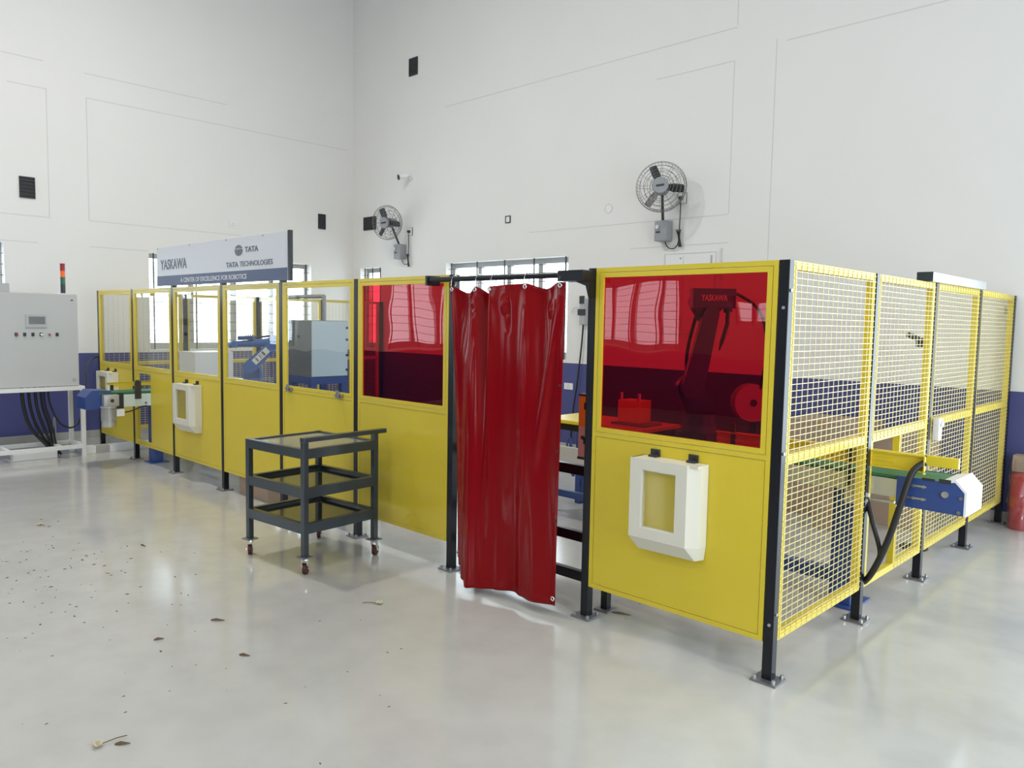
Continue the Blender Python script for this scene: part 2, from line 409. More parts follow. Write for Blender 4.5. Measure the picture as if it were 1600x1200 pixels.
# ------------------------------------------------------------------ fence
PX = [0, -1.1168, -2.2975, -3.4004, -4.524, -5.6472, -6.7973, -7.9238, -9.0674]
PY = [0, 1.1062, 2.1939, 3.294, 4.412]
W = .05; H = 2.0; ZB = .19
ORD = ['first', 'second', 'third', 'fourth', 'fifth', 'sixth', 'seventh', 'eighth', 'ninth']
def post(x, y, label, h=H, zt=None):
    """x, y = the +X / -Y edge"""
    t = thing('fence_post', label, 'post', (x-W/2, y+W/2, 0), 'black posts of the safety fence')
    cx, cy = x-W/2, y+W/2
    MB().box(cx-.065, cx+.065, cy-.065, cy+.055, 0, .01, .002).build('base_plate', 'plate', t)
    p = MB(); p.box(x-W, x, y, y+W, .01, h, .003); p.build('tube', 'black', t)
    for sx in (-.048, .048):
        for sy in (-.048, .040):
            MB().cyl((cx+sx, cy+sy, .01), (cx+sx, cy+sy, .028), .009, n=6).build('anchor_bolt', 'steel', t)
    return t
LP = ['corner of the fence nearest the camera',
      'just right of the red curtain, carrying its rail', 'just left of the red curtain',
      'between the small red window and the first clear window', 'behind the trolley under the right end of the sign',
      'left of the trolley under the middle of the sign', 'under the left end of the sign',
      'beside the motor of the left conveyor', 'last at the far left end of the front fence']
posts = []
for i, x in enumerate(PX): posts.append(post(x, 0, 'black post, ' + LP[i], 2.41 if i in (4, 5, 6) else H))
RPL = ['', 'black post of the mesh side just left of the conveyor opening', 'black post of the mesh side under the left end of the steel header',
       'black post of the mesh side under the right end of the steel header', 'black post of the mesh side against the back wall']
for i in range(1, 5): posts.append(post(0, PY[i], RPL[i]))
for i in range(1, 5): post(PX[8]-W, PY[i]-.0, 'black post of the far left mesh fence, %s from the front' % ORD[i-1])
post(PX[8]-W, .0+.06, 'black square corner post doubled behind the far left front post') if False else None
# screws on the near corner post
p0 = posts[0]
for z in (1.78, .28): MB().cyl((-.02, 0, z), (-.02, -.006, z), .008, n=10).build('screw', 'steel', p0)
for z in (1.86, 1.1, .33): MB().cyl((0, .022, z), (.006, .022, z), .008, n=10).build('screw', 'steel', p0)

def frame_ring(mb, a0, a1, z0, z1, w, d0, d1, plane='y'):
    def B(ua, ub, za, zb):
        if plane == 'y': mb.box(ua, ub, d0, d1, za, zb)
        else: mb.box(d0, d1, ua, ub, za, zb)
    B(a0, a1, z1-w, z1); B(a0, a1, z0, z0+w); B(a0, a0+w, z0+w, z1-w); B(a1-w, a1, z0+w, z1-w); return mb
def wobbly_sheet(x0, x1, z0, z1, y, th):
    return MB().box(x0, x1, y, y+th, z0, z1)
def front_panel(i, label, pane, opening=None):
    x0, x1 = PX[i]+.003, PX[i-1]-W-.003
    t = thing('safety_screen', label, 'safety screen', ((x0+x1)/2, .02, ZB), 'yellow panels of the front fence')
    y0, y1 = .001, .041
    fr = MB(); frame_ring(fr, x0, x1, ZB, H-.001, .024, y0, y1); fr.box(x0+.024, x1-.024, y0, y1, 1.062, 1.086); fr.build('frame', 'yellow', t)
    g = .003
    # lower sheet, set in the frame with a dark joint round it
    a, b, za, zb = x0+.024+g, x1-.024-g, ZB+.024+g, 1.062-g
    if opening is None: sh = MB().box(a, b, y0+.002, y0+.012, za, zb)
    else:
        oa, ob, oza, ozb = opening; sh = MB()
        sh.box(a, oa-.03, y0+.002, y0+.012, za, zb); sh.box(ob, b, y0+.002, y0+.012, za, zb)
        sh.box(oa-.03, ob, y0+.002, y0+.012, za, oza); sh.box(oa-.03, ob, y0+.002, y0+.012, ozb, zb)
        sh.box(oa-.03, oa, y0+.002, y0+.03, oza, ozb)
    sh.build('lower_sheet', 'yellow', t)
    # bead frame round the pane
    a, b, za, zb = x0+.024+g, x1-.024-g, 1.086+g, H-.001-.024-g
    frame_ring(MB(), a, b, za, zb, .026, y0, y0+.016).build('pane_bead', 'yellow', t)
    wobbly_sheet(a+.020, b-.020, za+.020, zb-.020, y0+.010, .003).build('pane', pane, t, kind=None)
    return t
FP = {}
FP[1] = front_panel(1, 'large yellow panel with red window and ivory hooded box, right of the curtain', 'redpane')
FP[3] = front_panel(3, 'yellow panel with red window on the left of the red curtain, behind the trolley', 'redpane')
FP[4] = front_panel(4, 'yellow panel with clear window showing the grey cabinet on blue legs', 'clear')
FP[5] = front_panel(5, 'yellow panel with clear window showing the small blue robot', 'clear')
FP[6] = front_panel(6, 'yellow panel with clear window and ivory hooded box below the sign', 'clear')
FP[7] = front_panel(7, 'yellow panel with clear window and a cut opening for the left conveyor', 'clear', (-7.84, -7.44, .25, 1.03))
FP[8] = front_panel(8, 'yellow panel with clear window at the far left end, behind the conveyor motor', 'clear')
for x in (-4.40, -3.64): 
    MB().box(x-.05, x+.05, -.018, .001, 1.075, 1.10, .003).box(x-.015, x+.02, -.03, -.018, 1.07, 1.13, .003).build('latch', 'plate', FP[4])

# ivory hooded boxes hung on the panels
def hood(i, x0, x1, label):
    z0, z1 = .512, 1.0; d = .115
    t = thing('hooded_box', label, 'box', ((x0+x1)/2, 0, z0), 'ivory hooded boxes on the front fence')
    yf = -d
    w0, w1, wz0, wz1 = x0+.07, x1-.053-.063, .64, .945
    body = MB()
    # front ring round the window, bottom chamfer, bevelled side
    xr = x1-.053
    body.box(x0, w0, yf, yf+.012, .585, z1); body.box(w1, xr, yf, yf+.012, .585, z1)
    body.box(w0, w1, yf, yf+.012, .585, wz0); body.box(w0, w1, yf, yf+.012, wz1, z1)
    body.box(x0, x0+.01, yf+.012, 0, .585, z1); body.box(x0, x1, yf+.012, 0, z1-.012, z1)
    body.prism([(xr, yf), (x1, yf+.045), (x1, 0), (x1-.012, 0), (x1-.012, yf+.05), (xr, yf+.012)], 'z', .585, z1-.012)
    body.hull([(x, y, z) for x, y, z in [(x0, yf, .585), (xr, yf, .585), (x1, yf+.045, .585), (x1, 0, .585), (x0, 0, .585),
              (x0+.03, yf+.05, z0), (x1-.03, yf+.06, z0), (x1-.01, 0, z0), (x0+.01, 0, z0)]])
    body.build('hood', 'ivory', t, smooth=30)
    fr = MB(); frame_ring(fr, w0-.001, w1+.001, wz0-.001, wz1+.001, .006, yf+.004, yf+.03); fr.build('window_lip', 'ivory', t)
    MB().box(w0, w1, yf+.012, yf+.014, wz0, wz1).build('window_pane', 'clear', t)
    MB().box(w0-.002, w1+.002, yf+.03, yf+.034, wz0-.002, wz1+.002).build('window_backing', 'yellow', t)
    for k in (.2, .78):
        x = x0+(x1-x0)*k
        MB().box(x-.028, x+.028, -.008, 0, z1, z1+.04, .002).box(x-.024, x+.024, -.035, -.008, z1, z1+.012, .002).cyl((x, -.008, z1+.025), (x, -.014, z1+.025), .008, n=8).build('hinge', 'darkplastic', t)
    return t
hood(1, -.765, -.372, 'ivory hooded box with window under the large red pane, nearest the camera')
hood(6, -6.56, -6.12, 'ivory hooded box with window on the yellow panel under the left part of the sign')
hood(8, -8.85, -8.42, 'ivory hooded box at the far left end of the fence above the conveyor motor')

# wire mesh panels
def mesh_wires(mb, plane_x, out, y0, y1, z0, z1):
    """welded grid on the outer face: vertical wires 62 mm apart, horizontal 31 mm apart"""
    r = .0016; o = plane_x
    y = y0+.02
    while y < y1-.005:
        mb.box(o, o+out*2*r, y-r, y+r, z0, z1); y += .0625
    z = z0+.02
    while z < z1-.005:
        mb.box(o+out*2*r, o+out*4*r, y0, y1, z-r, z+r); z += .031
def side_panel(name, label, x, out, y0, y1, group, opening=None):
    """x = outer face of the frame; out=+1 faces +X"""
    t = thing(name, label, 'mesh screen', (x, (y0+y1)/2, ZB), group)
    xi = x - out*.04
    w = .04
    fr = MB(); frame_ring(fr, y0, y1, ZB, H-.001, w, min(x, xi), max(x, xi), 'x'); fr.build('frame', 'yellow', t)
    MB().box(min(x, xi), max(x, xi), y0+w, y1-w, 1.04, 1.09).build('middle_rail', 'yellow', t)
    wm = MB()
    if opening is None: mesh_wires(wm, x, out, y0+.005, y1-.005, ZB+.004, H-.006)
    else:
        mesh_wires(wm, x, out, y0+.005, y1-.005, 1.05, H-.006); mesh_wires(wm, x, out, opening, y1-.005, ZB+.004, 1.045)
        MB().box(min(x, xi), max(x, xi), opening-.005, opening+.035, ZB+w, 1.04).build('opening_stile', 'yellow', t)
    wm.build('wire_mesh', 'mesh_yellow_lit', t, kind='stuff')
    return t
RL = ['yellow wire mesh panel nearest the camera on the right side of the cell', 'yellow wire mesh panel with the conveyor opening cut in its lower half',
      'yellow wire mesh gate panel under the grey steel header', 'yellow wire mesh panel last on the right, against the back wall']
SP = []
for i in range(4):
    SP.append(side_panel('mesh_screen', RL[i], -.006, 1, PY[i]+W+.004, PY[i+1]-.004, 'yellow mesh panels on the right side', 1.66 if i == 1 else None))
for i in range(4):
    y0 = PY[i]+W+.004
    side_panel('mesh_screen', 'far left wire mesh panel behind the clear windows, %s from the front' % ORD[i], PX[8]-W-.04, 1, y0, PY[i+1]-.004, 'yellow mesh panels at the far left end')
# gate header and latch on the third mesh panel
t = thing('gate_header', 'grey steel box header standing on top of the mesh gate panel', 'beam', (-.03, 2.7, H))
MB().box(-.065, .03, 2.0, 3.3, H, H+.06, .004).build('beam', 'steel', t); MB().box(-.066, .031, 1.995, 2.0, H-.001, H+.061).build('end_cap', 'slate', t)
g = MB().box(.004, .045, 2.27, 2.34, .95, 1.1, .008).cyl((.045, 2.305, 1.06), (.06, 2.305, 1.06), .02, n=12); g.build('latch', 'white', SP[2], smooth=30)

# ------------------------------------------------------------------ curtain rail and curtain
t = thing('curtain_rail', 'black tubular curtain rail with square bracket above the doorway', 'rail', (-1.8, -.08, 1.95))
MB().cyl((-2.44, -.09, 1.962), (-1.22, -.09, 1.962), .017, n=16).build('rod', 'black', t, smooth=40)
MB().box(-2.46, -2.44, -.115, -.001, 1.925, 1.99, .003).build('end_bracket', 'black', t)
MB().box(-1.30, -1.1168, -.115, -.002, 1.925, 1.985, .004).prism([(-1.22, 1.927), (-1.1175, 1.927), (-1.1175, 1.83), (-1.14, 1.9)], 'y', -.06, -.004).build('end_bracket', 'black', t)
ringx = [-2.20, -1.974, -1.837, -1.558, -1.282]
def rings():
    for x in ringx:
        mb = MB(); c = Vector((x, -.09, 1.944)); R = .042
        mb.tube([c + Vector((.012*math.sin(a), R*.55*math.cos(a), R*math.sin(a)))for a in [2*PI*k/20 for k in range(20)]], .0028, 6, closed=True)
        tag(mb.build('curtain_ring', 'chrome'), 'chrome curtain ring on the black rail, %s' % {0: 'leftmost over the curtain edge', 1: 'second from the left', 2: 'beside the deep fold, third from the left', 3: 'over the wide flat part, second from the right', 4: 'rightmost by the bracket'}[ringx.index(x)], 'ring', 'chrome curtain rings')
rings()
def curtain():
    t = thing('welding_curtain', 'glossy red vinyl curtain hanging on rings across the doorway', 'curtain', (-1.75, -.1, .05))
    def lerp(a, b, k): return a+(b-a)*k
    def interp(keys, s):
        for i in range(len(keys)-1):
            if s <= keys[i+1][0]:
                k = (s-keys[i][0])/(keys[i+1][0]-keys[i][0]); k2 = k*k*(3-2*k)
                return Vector([lerp(a, b, k2 if n else k) for n, (a, b) in enumerate(zip(keys[i][1], keys[i+1][1]))])
        return Vector(keys[-1][1])
    top = [(0, (-2.235, -.085, 1.895)), (.03, (-2.205, -.1, 1.915)), (.13, (-2.09, -.06, 1.872)), (.25, (-1.98, -.105, 1.91)), (.33, (-1.90, -.035, 1.862)), (.40, (-1.84, -.12, 1.908)),
           (.52, (-1.70, -.105, 1.916)), (.68, (-1.558, -.1, 1.92)), (.82, (-1.43, -.06, 1.888)), (.96, (-1.285, -.105, 1.922)), (1, (-1.255, -.1, 1.92))]
    bot = [(0, (-2.18, -.045, .13)), (.07, (-2.10, -.10, .105)), (.14, (-1.975, -.19, .06)), (.2, (-1.90, -.232, .036)), (.28, (-1.84, -.20, .042)), (.45, (-1.72, -.155, .052)), (.62, (-1.60, -.105, .058)), (.70, (-1.52, -.135, .058)), (.82, (-1.42, -.155, .058)), (1, (-1.27, -.105, .06))]
    NU, NV = 150, 110; mb = MB(); g = []
    for i in range(NU+1):
        s = i/NU; A, B = interp(top, s), interp(bot, s); row = []
        for j in range(NV+1):
            v = j/NV
            k = v**1.15
            p = A.lerp(B, k)
            # long hanging folds fading between the two hems
            env = math.sin(PI*min(1, v*1.02))**.7 if v < .98 else 0
            f = .016*math.sin(2*PI*(2.3*s+.05+.2*v)) + .005*math.sin(2*PI*(4.6*s+.3-.3*v))
            p.y += f*env
            # narrow creases running down from the rings
            for (s0, s1, v0, v1, a, w) in [(.26, .18, .02, .55, .022, .018), (.40, .30, .05, .95, .016, .013), (.68, .71, .1, .75, .018, .011), (.95, .80, .06, .62, .03, .024), (.52, .53, .06, .2, -.016, .016), (.14, .2, .3, 1, -.018, .02)]:
                if v0 < v < v1:
                    q = (v-v0)/(v1-v0); sc = s0+(s1-s0)*q
                    p.y -= a*math.exp(-((s-sc)/w)**2)*math.sin(PI*q)
            # pinches below the top hem
            for (s0, v0, a, w) in [(.5, .09, .02, .018), (.2, .07, .015, .022), (.87, .1, .012, .018), (.24, .11, -.014, .02)]:
                p.y -= a*math.exp(-((s-s0)/w)**2-((v-v0)/.022)**2)
            row.append(mb.b.verts.new(p))
        g.append(row)
    for i in range(NU):
        for j in range(NV): mb.b.faces.new((g[i][j], g[i+1][j], g[i+1][j+1], g[i][j+1]))
    P = lambda i, j: g[i][j].co.copy()
    hems = [[P(i, 3) for i in range(0, NU+1, 2)], [P(i, NV-3) for i in range(0, NU+1, 2)], [P(NU-5, j) for j in range(0, NV+1, 2)]]
    edge = [(NU-3, 40), (NU-3, 62), (NU-3, 84)]; dots = [P(*e) for e in edge]
    grom = [(int(.03*NU), 2), (int(.25*NU), 2), (int(.40*NU), 2), (int(.68*NU), 2), (int(.96*NU), 2), (NU-3, NV-2), (2, NV-2)]
    gp = [P(*e) for e in grom]
    o = mb.build('curtain_sheet', 'curtain', t, smooth=180)
    md = o.modifiers.new('thickness', 'SOLIDIFY'); md.thickness = .0016; md.offset = 0
    for h in hems: MB().tube([q+Vector((0, -.0016, 0)) for q in h], .0012, 4).build('hem_stitch', 'curtain', t)
    for q in gp:
        mb = MB(); mb.tube([q+Vector((.011*math.cos(a), -.003, .011*math.sin(a))) for a in [2*PI*k/14 for k in range(14)]], .0045, 6, closed=True)
        mb.build('grommet', 'chrome', t, smooth=180)
    for q in dots: MB().cyl(q+Vector((0, -.006, 0)), q+Vector((0, .006, 0)), .009, n=10).build('edge_stud', 'maroon', t)
curtain()

# rail barrier just inside the doorway
t = thing('rail_barrier', 'black three-rail barrier just inside the doorway behind the red curtain', 'barrier', (-1.7, .18, 0))
for x in (-1.128, -2.23):
    MB().box(x-.022, x+.022, .17, .214, .01, .84, .003).build('upright', 'black', t); MB().box(x-.05, x+.05, .14, .244, 0, .01, .002).build('base_plate', 'plate', t)
for z in (.808, .402, .160): MB().box(-2.208, -1.15, .172, .212, z-.03, z+.03, .003).build('rail', 'black', t)

# orange light-curtain housing on the inside of the door post
t = thing('light_curtain', 'orange upright sensor housing with pink lower half beside the door post', 'sensor', (-1.235, .1, .88))
MB().box(-1.272, -1.20, .07, .13, 1.095, 1.272, .004).build('upper_housing', 'orange', t)
MB().box(-1.272, -1.20, .07, .13, .915, 1.095, .004).build('lower_housing', 'pinkish', t)
MB().box(-1.275, -1.197, .067, .133, 1.272, 1.285, .003).build('end_cap', 'darkplastic', t); MB().box(-1.275, -1.197, .067, .133, .90, .915, .003).build('end_cap', 'darkplastic', t)
MB().cyl((-1.236, .07, 1.03), (-1.236, .064, 1.03), .012, n=12).build('button', 'darkplastic', t)
for z in (1.0, 1.2): MB().box(-1.20, -1.168, .03, .09, z, z+.04).build('bracket', 'black', t)
MB().tube([(-1.236, .1, .9), (-1.236, .1, .87), (-1.225, .13, .845), (-1.22, .16, .838)], .006, 8, smooth_steps=4).build('cable', 'darkplastic', t)

# ------------------------------------------------------------------ sign board
sx0, sx1, sz0, sz1 = -7.13, -4.37, 2.015, 2.425
t = thing('sign_board', 'white and blue hall sign board with grey lettering standing above the fence', 'sign', ((sx0+sx1)/2, -.03, sz0))
MB().box(sx0, sx1, -.026, -.006, sz0, sz1, .002).build('board', 'signwhite_shaded', t)
MB().box(sx0, sx1-.02, -.0285, -.026, sz0, sz0+.105).build('blue_band', 'signblue', t)
MB().box(sx1, sx1+.035, -.034, -.002, sz0-.005, sz1+.005, .003).build('side_edge', 'black', t)
for x in (-7.1, -6.3, -5.5, -4.8): MB().cyl((x, -.026, sz1-.012), (x, -.030, sz1-.012), .007, n=8).build('screw', 'plate', t)
put_text('YASKAWA', -7.03, -.0262, 2.185, .108, .66, 'ink', t, bold=.022)
put_text('TATA', -5.13, -.0262, 2.282, .050, .25, 'ink', t, bold=.03)
put_text('TATA', -5.50, -.0262, 2.156, .048, .24, 'ink', t, bold=.03)
put_text('TECHNOLOGIES', -5.23, -.0262, 2.156, .048, .60, 'ink', t, bold=.012)
put_text('A CENTER OF EXCELLENCE FOR ROBOTICS', -6.52, -.0287, 2.043, .046, 1.42, 'signwhite_shaded', t, bold=.01)
def round_emblem(cx, cz, r):
    mb = MB(); y0, y1 = -.0262, -.0285
    def ring(f0, f1, n=28):
        pts = [(cx+1.5*r*math.cos(a), cz+r*math.sin(a)) for a in [f0+(f1-f0)*k/n for k in range(n+1)]]
        return pts
    # crown of the T: top segment with flaring underside, and two lower side lobes parted by a tapered stem
    top = ring(math.radians(20), math.radians(160)); mb.prism(top + [(cx-1.1*r, cz+.34*r), (cx-.3*r, cz+.42*r), (cx+.3*r, cz+.42*r), (cx+1.1*r, cz+.34*r)], 'y', y0, y1)
    for s in (-1, 1):
        arc = [(cx+s*1.5*r*math.cos(a), cz+r*math.sin(a)) for a in [math.radians(12)-k*math.radians(90)/16 for k in range(17)]]
        mb.prism(arc + [(cx+s*.28*r, cz-.7*r), (cx+s*.24*r, cz+.1*r), (cx+s*.5*r, cz+.24*r)], 'y', y0, y1)
    mb.prism([(cx-.14*r, cz-.98*r), (cx+.14*r, cz-.98*r), (cx+.1*r, cz+.3*r), (cx-.1*r, cz+.3*r)], 'y', y0, y1)
    mb.build('round_emblem', 'ink', t)
round_emblem(-5.25, 2.305, .050)

# ------------------------------------------------------------------ trolley
t = thing('steel_trolley', 'dark slate three-tier steel trolley on maroon castors in front of the fence', 'trolley', (-3.23, -.50, 0), rz=math.radians(4.5))
TX, TY, LW = .345, .315, .038
def tl(mb, name, m, parent=None, **k): return mb.build(name, m, parent or t, local=True, **k)
hs = {(-1, -1): .84, (1, -1): .885, (1, 1): .885, (-1, 1): .84}
for (sx, sy), h in hs.items():
    x, y = sx*(TX-LW/2), sy*(TY-LW/2)
    tl(MB().box(x-LW/2, x+LW/2, y-LW/2, y+LW/2, .124, h, .002), 'leg', 'slate')
for z0, z1, nm in ((.775, .838, 'top'), (.512, .58, 'mid'), (.275, .343, 'low')):
    mb = MB(); a, b = TX-LW, TY-LW
    mb.box(-a, a, -TY+.002, -TY+.008, z0, z1); mb.box(-a, a, TY-.008, TY-.002, z0, z1)
    mb.box(-TX+.002, -TX+.008, -b, b, z0, z1); mb.box(TX-.008, TX-.002, -b, b, z0, z1)
    mb.box(-a, a, -TY+.008, -b+.0, z1-.006, z1); mb.box(-a, a, b, TY-.008, z1-.006, z1); mb.box(-TX+.008, -a, -b, b, z1-.006, z1); mb.box(a, TX-.008, -b, b, z1-.006, z1)
    f = tl(mb, 'shelf_frame', 'slate')
    k = .012 if nm == 'top' else .03; tl(MB().box(-a, a, -b, b, z1-k, z1-k+.004), 'shelf_sheet', 'toptray_reflect' if nm == 'top' else 'tray')
tl(MB().box(TX-.045, TX+.004, -TY, TY+.075, .885, .915, .004), 'handle_bar', 'slate')
for (sx, sy), rz in zip(hs, (2.45, 2.2, 2.0, 2.4)):
    x, y = sx*(TX-LW/2), sy*(TY-LW/2)
    c = tl(MB().box(x-.042, x+.042, y-.042, y+.042, .116, .124, .002), 'castor_plate', 'plate')
    R = Matrix.Rotation(rz, 3, 'Z'); of = R @ Vector((.018, 0, 0))
    fk = MB().cyl((x, y, .100), (x, y, .116), .024, n=14)
    for s in (-1, 1):
        q = R @ Vector((0, s*.018, 0)); w = R @ Vector((0, s*.003, 0)); l = R @ Vector((.018, 0, 0))
        fk.hull([Vector((x, y, z))+q+e*w+k for e in (-1, 1) for z, k in ((.102, l), (.102, -l), (.036, of+l*.7), (.036, of-l*.7))])
    tl(fk, 'castor_fork', 'chrome')
    ax = R @ Vector((0, 1, 0)); cc = Vector((x, y, .036))+of
    tl(MB().cyl(cc-ax*.013, cc+ax*.013, .036, n=22), 'castor_wheel', 'maroon', smooth=40)
    tl(MB().cyl(cc-ax*.027, cc+ax*.027, .006, n=8), 'axle', 'chrome')

# ------------------------------------------------------------------ right conveyor (through the mesh side)
t = thing('belt_conveyor', 'belt conveyor with green belt and blue drive end sticking out through the mesh side', 'conveyor', (-.3, 1.35, 0))
y0, y1 = 1.20, 1.50
MB().box(-1.05, .14, y0, y0+.02, .74, .845, .003).build('side_rail', 'alu', t); MB().box(-1.05, .14, y1-.02, y1, .74, .845, .003).build('side_rail', 'alu', t)
MB().box(-1.05, .40, y0+.004, y1-.004, .848, .866, .004).build('belt', 'belt', t)
MB().box(-1.05, .13, y0+.02, y1-.02, .80, .845).build('bed', 'alu', t)
prof = [(.135, .70), (.488, .695), (.488, .825), (.435, .885), (.36, .868), (.135, .868)]
for ya, yb in ((y0-.006, y0+.006), (y1-.006, y1+.006)): MB().prism(prof, 'y', ya, yb).build('drive_plate', 'blue', t)
MB().prism([(.36, .870), (.435, .887), (.490, .826), (.490, .694), (.478, .694), (.478, .82), (.43, .872), (.36, .858)], 'y', y0-.0065, y1+.0065).build('end_cap', 'capwhite', t)
MB().cyl((.40, y0, .80), (.40, y1, .80), .05, n=20).build('drive_roller', 'steel', t, smooth=40)
b = MB()
for x, z in ((.235, .825), (.235, .755)): b.box(x-.055, x+.055, y0-.009, y0-.006, z-.005, z+.005)
for x, z in ((.225, .825), (.275, .825), (.225, .755), (.275, .755)): b.cyl((x, y0-.006, z), (x, y0-.014, z), .009, n=6)
b.build('adjuster_slots', 'steel', t)
MB().cyl((.385, y0-.006, .80), (.385, y0-.016, .80), .018, n=16).build('shaft_end', 'steel', t)
for x, z in ((.462, .79), (.455, .712)): MB().cyl((x, y0-.006, z), (x, y0-.012, z), .010, n=8).build('bolt', 'plate', t)
MB().box(.265, .33, y0-.008, y0-.003, .862, .876).build('bracket', 'darkplastic', t); MB().box(.35, .41, y0-.008, y0-.003, .858, .882).build('bracket', 'darkplastic', t)
# yellow guide channels with posts
MB().box(-1.0, .28, y0-.004, y0+.002, .905, 1.0).box(-1.0, .28, y0-.022, y0-.004, .992, 1.0).box(-1.0, .28, y0-.022, y0-.004, .905, .913).box(-1.0, .12, y0-.012, y0-.004, .945, .957).box(.274, .28, y0-.03, y0+.002, .895, 1.0).build('guide_channel', 'yellow', t)
MB().box(-1.0, .38, y1-.06, y1-.03, .905, .965, .002).build('guide_channel', 'yellow', t)
for x in (-.88, -.13): MB().box(x-.013, x+.013, y0-.02, y0, .76, 1.06, .002).build('guide_post', 'darkplastic', t)
for x in (-.88, -.13): MB().box(x-.013, x+.013, y1-.03, y1-.002, .845, .94, .002).build('guide_post', 'darkplastic', t)
for x in (-.95, -.19):
    MB().box(x-.065, x+.065, 1.30, 1.42, .012, .80, .004).build('column', 'blue', t)
    MB().box(x-.1, x+.1, 1.25, 1.55, 0, .012, .002).build('foot_plate', 'blue', t)
MB().box(-.885, -.255, 1.32, 1.40, .13, .21, .003).build('cross_beam', 'blue', t)
g = MB().box(-.16, -.04, 1.21, 1.24, .66, .74, .003).box(-.03, .12, 1.215, 1.235, .70, .712); g.build('sensor_bracket', 'alu', t)
# hose
h = MB(); h.tube([(.275, 1.192, .96), (.225, 1.15, .90), (.185, 1.12, .72), (.135, 1.115, .52), (.07, 1.12, .34), (-.01, 1.19, .22), (-.1, 1.23, .17)], .018, 10, smooth_steps=6)
h.tube([(-.06, 1.22, .80), (.0, 1.16, .68), (.045, 1.125, .58), (.085, 1.135, .44), (.075, 1.145, .36)], .014, 10, smooth_steps=6)
tag(h.build('corrugated_hose', 'rubber', smooth=60), 'black corrugated hose looping down from the yellow guide of the right conveyor', 'hose')

# ------------------------------------------------------------------ left conveyor (through the front fence)
t = thing('belt_conveyor', 'belt conveyor with blue hood and motor through the front fence at far left', 'conveyor', (-7.64, .4, 0))
x0, x1 = -7.78, -7.50
MB().box(x1-.02, x1, -.36, .9, .675, .815, .003).build('side_rail', 'palegreen', t); MB().box(x0, x0+.02, -.36, .9, .675, .815, .003).build('side_rail', 'palegreen', t)
MB().box(x0+.004, x1-.004, -.52, .9, .822, .845, .003).build('belt', 'belt', t)
MB().box(x0+.02, x1-.02, -.36, .9, .76, .815).build('bed', 'alu', t)
MB().prism([(-.40, .66), (-.66, .67), (-.66, .80), (-.59, .875), (-.40, .862)], 'x', x0-.01, x1-.005).build('drive_hood', 'blue', t)
MB().box(x1-.004, x1+.008, -.5, -.27, .66, .835, .002).build('motor_plate', 'slate', t)
gb = MB().box(x1+.008, x1+.09, -.50, -.345, .70, .825, .006); gb.cyl((x1+.09, -.42, .762), (x1+.098, -.42, .762), .045, n=18)
gear = gb.build('gearbox', 'motor', t, smooth=30)
MB().cyl((x1+.098, -.42, .762), (x1+.102, -.42, .762), .02, n=14).build('hollow_shaft', 'darkplastic', gear)
mo = MB().cyl((x1+.05, -.445, .70), (x1+.05, -.445, .685), .082, n=22).cyl((x1+.05, -.445, .685), (x1+.05, -.445, .535), .066, n=22).cyl((x1+.05, -.445, .535), (x1+.05, -.445, .475), .070, n=22)
for k in range(18):
    a = 2*PI*k/18; c, s_ = math.cos(a), math.sin(a); cx, cy = x1+.05, -.445
    mo.hull([(cx+r*c-q*s_, cy+r*s_+q*c, z) for r in (.064, .076) for q in (-.003, .003) for z in (.545, .68)])
mo.build('motor', 'motor', t, smooth=30)
MB().box(x1+.02, x1+.09, -.375, -.29, .585, .66, .006).build('terminal_box', 'white', t)
MB().tube([(x1+.055, -.29, .62), (x1+.05, -.2, .635), (x1+.03, -.08, .672), (x1+.012, -.02, .673)], .007, 8, smooth_steps=5).build('motor_cable', 'rubber', t)
for x in (x0+.02, x1-.03): MB().box(x, x+.012, -.36, .85, .905, .93, .002).box(x+.004, x+.018, -.36, .85, .93, .935).build('guide_channel', 'yellow', t)
MB().box(x1-.004, x1+.02, -.15, -.085, .76, .96, .004).box(x1-.03, x1+.01, -.13, -.1, .93, .97, .003).build('guide_bracket', 'darkplastic', t)
for y in (.7,): MB().box(x1-.035, x1, y-.02, y+.02, .76, .95, .004).build('guide_bracket', 'darkplastic', t)
for y in (-.3,): MB().box(x0-.004, x0+.03, y-.015, y+.015, .76, .93, .003).build('guide_bracket', 'darkplastic', t)
for y in (.10, .72):
    MB().box(-7.655, -7.535, y-.05, y+.07, .012, .76, .004).build('column', 'blue', t); MB().box(-7.70, -7.49, y-.09, y+.12, 0, .012, .002).build('foot_plate', 'blue', t)
MB().cyl((x1, -.03, .71), (x1+.004, -.03, .71), .01, n=10).build('bolt', 'darkplastic', t)

# ------------------------------------------------------------------ control cabinet with stand, tower, cables, tray
cx0, cx1, cy0, cy1 = -8.95, -8.55, -2.05, -.395
st = thing('cabinet_stand', 'white welded steel stand under the grey control cabinet', 'stand', (-8.75, -1.2, 0))
sx0_, sx1_ = -9.0, -8.5; sy0_, sy1_ = -2.1, -.352; w = .045
for x in (sx0_, sx1_-w):
    for y in (sy0_, sy1_-w): MB().box(x, x+w, y, y+w, 0, .845, .002).build('leg', 'white', st)
mb = MB()
for z in (.80,):
    mb.box(sx0_+w, sx1_-w, sy0_, sy0_+w, z, z+.045); mb.box(sx0_+w, sx1_-w, sy1_-w, sy1_, z, z+.045); mb.box(sx0_, sx0_+w, sy0_+w, sy1_-w, z, z+.045); mb.box(sx1_-w, sx1_, sy0_+w, sy1_-w, z, z+.045)
mb.build('top_frame', 'white', st)
mb = MB(); z = .10
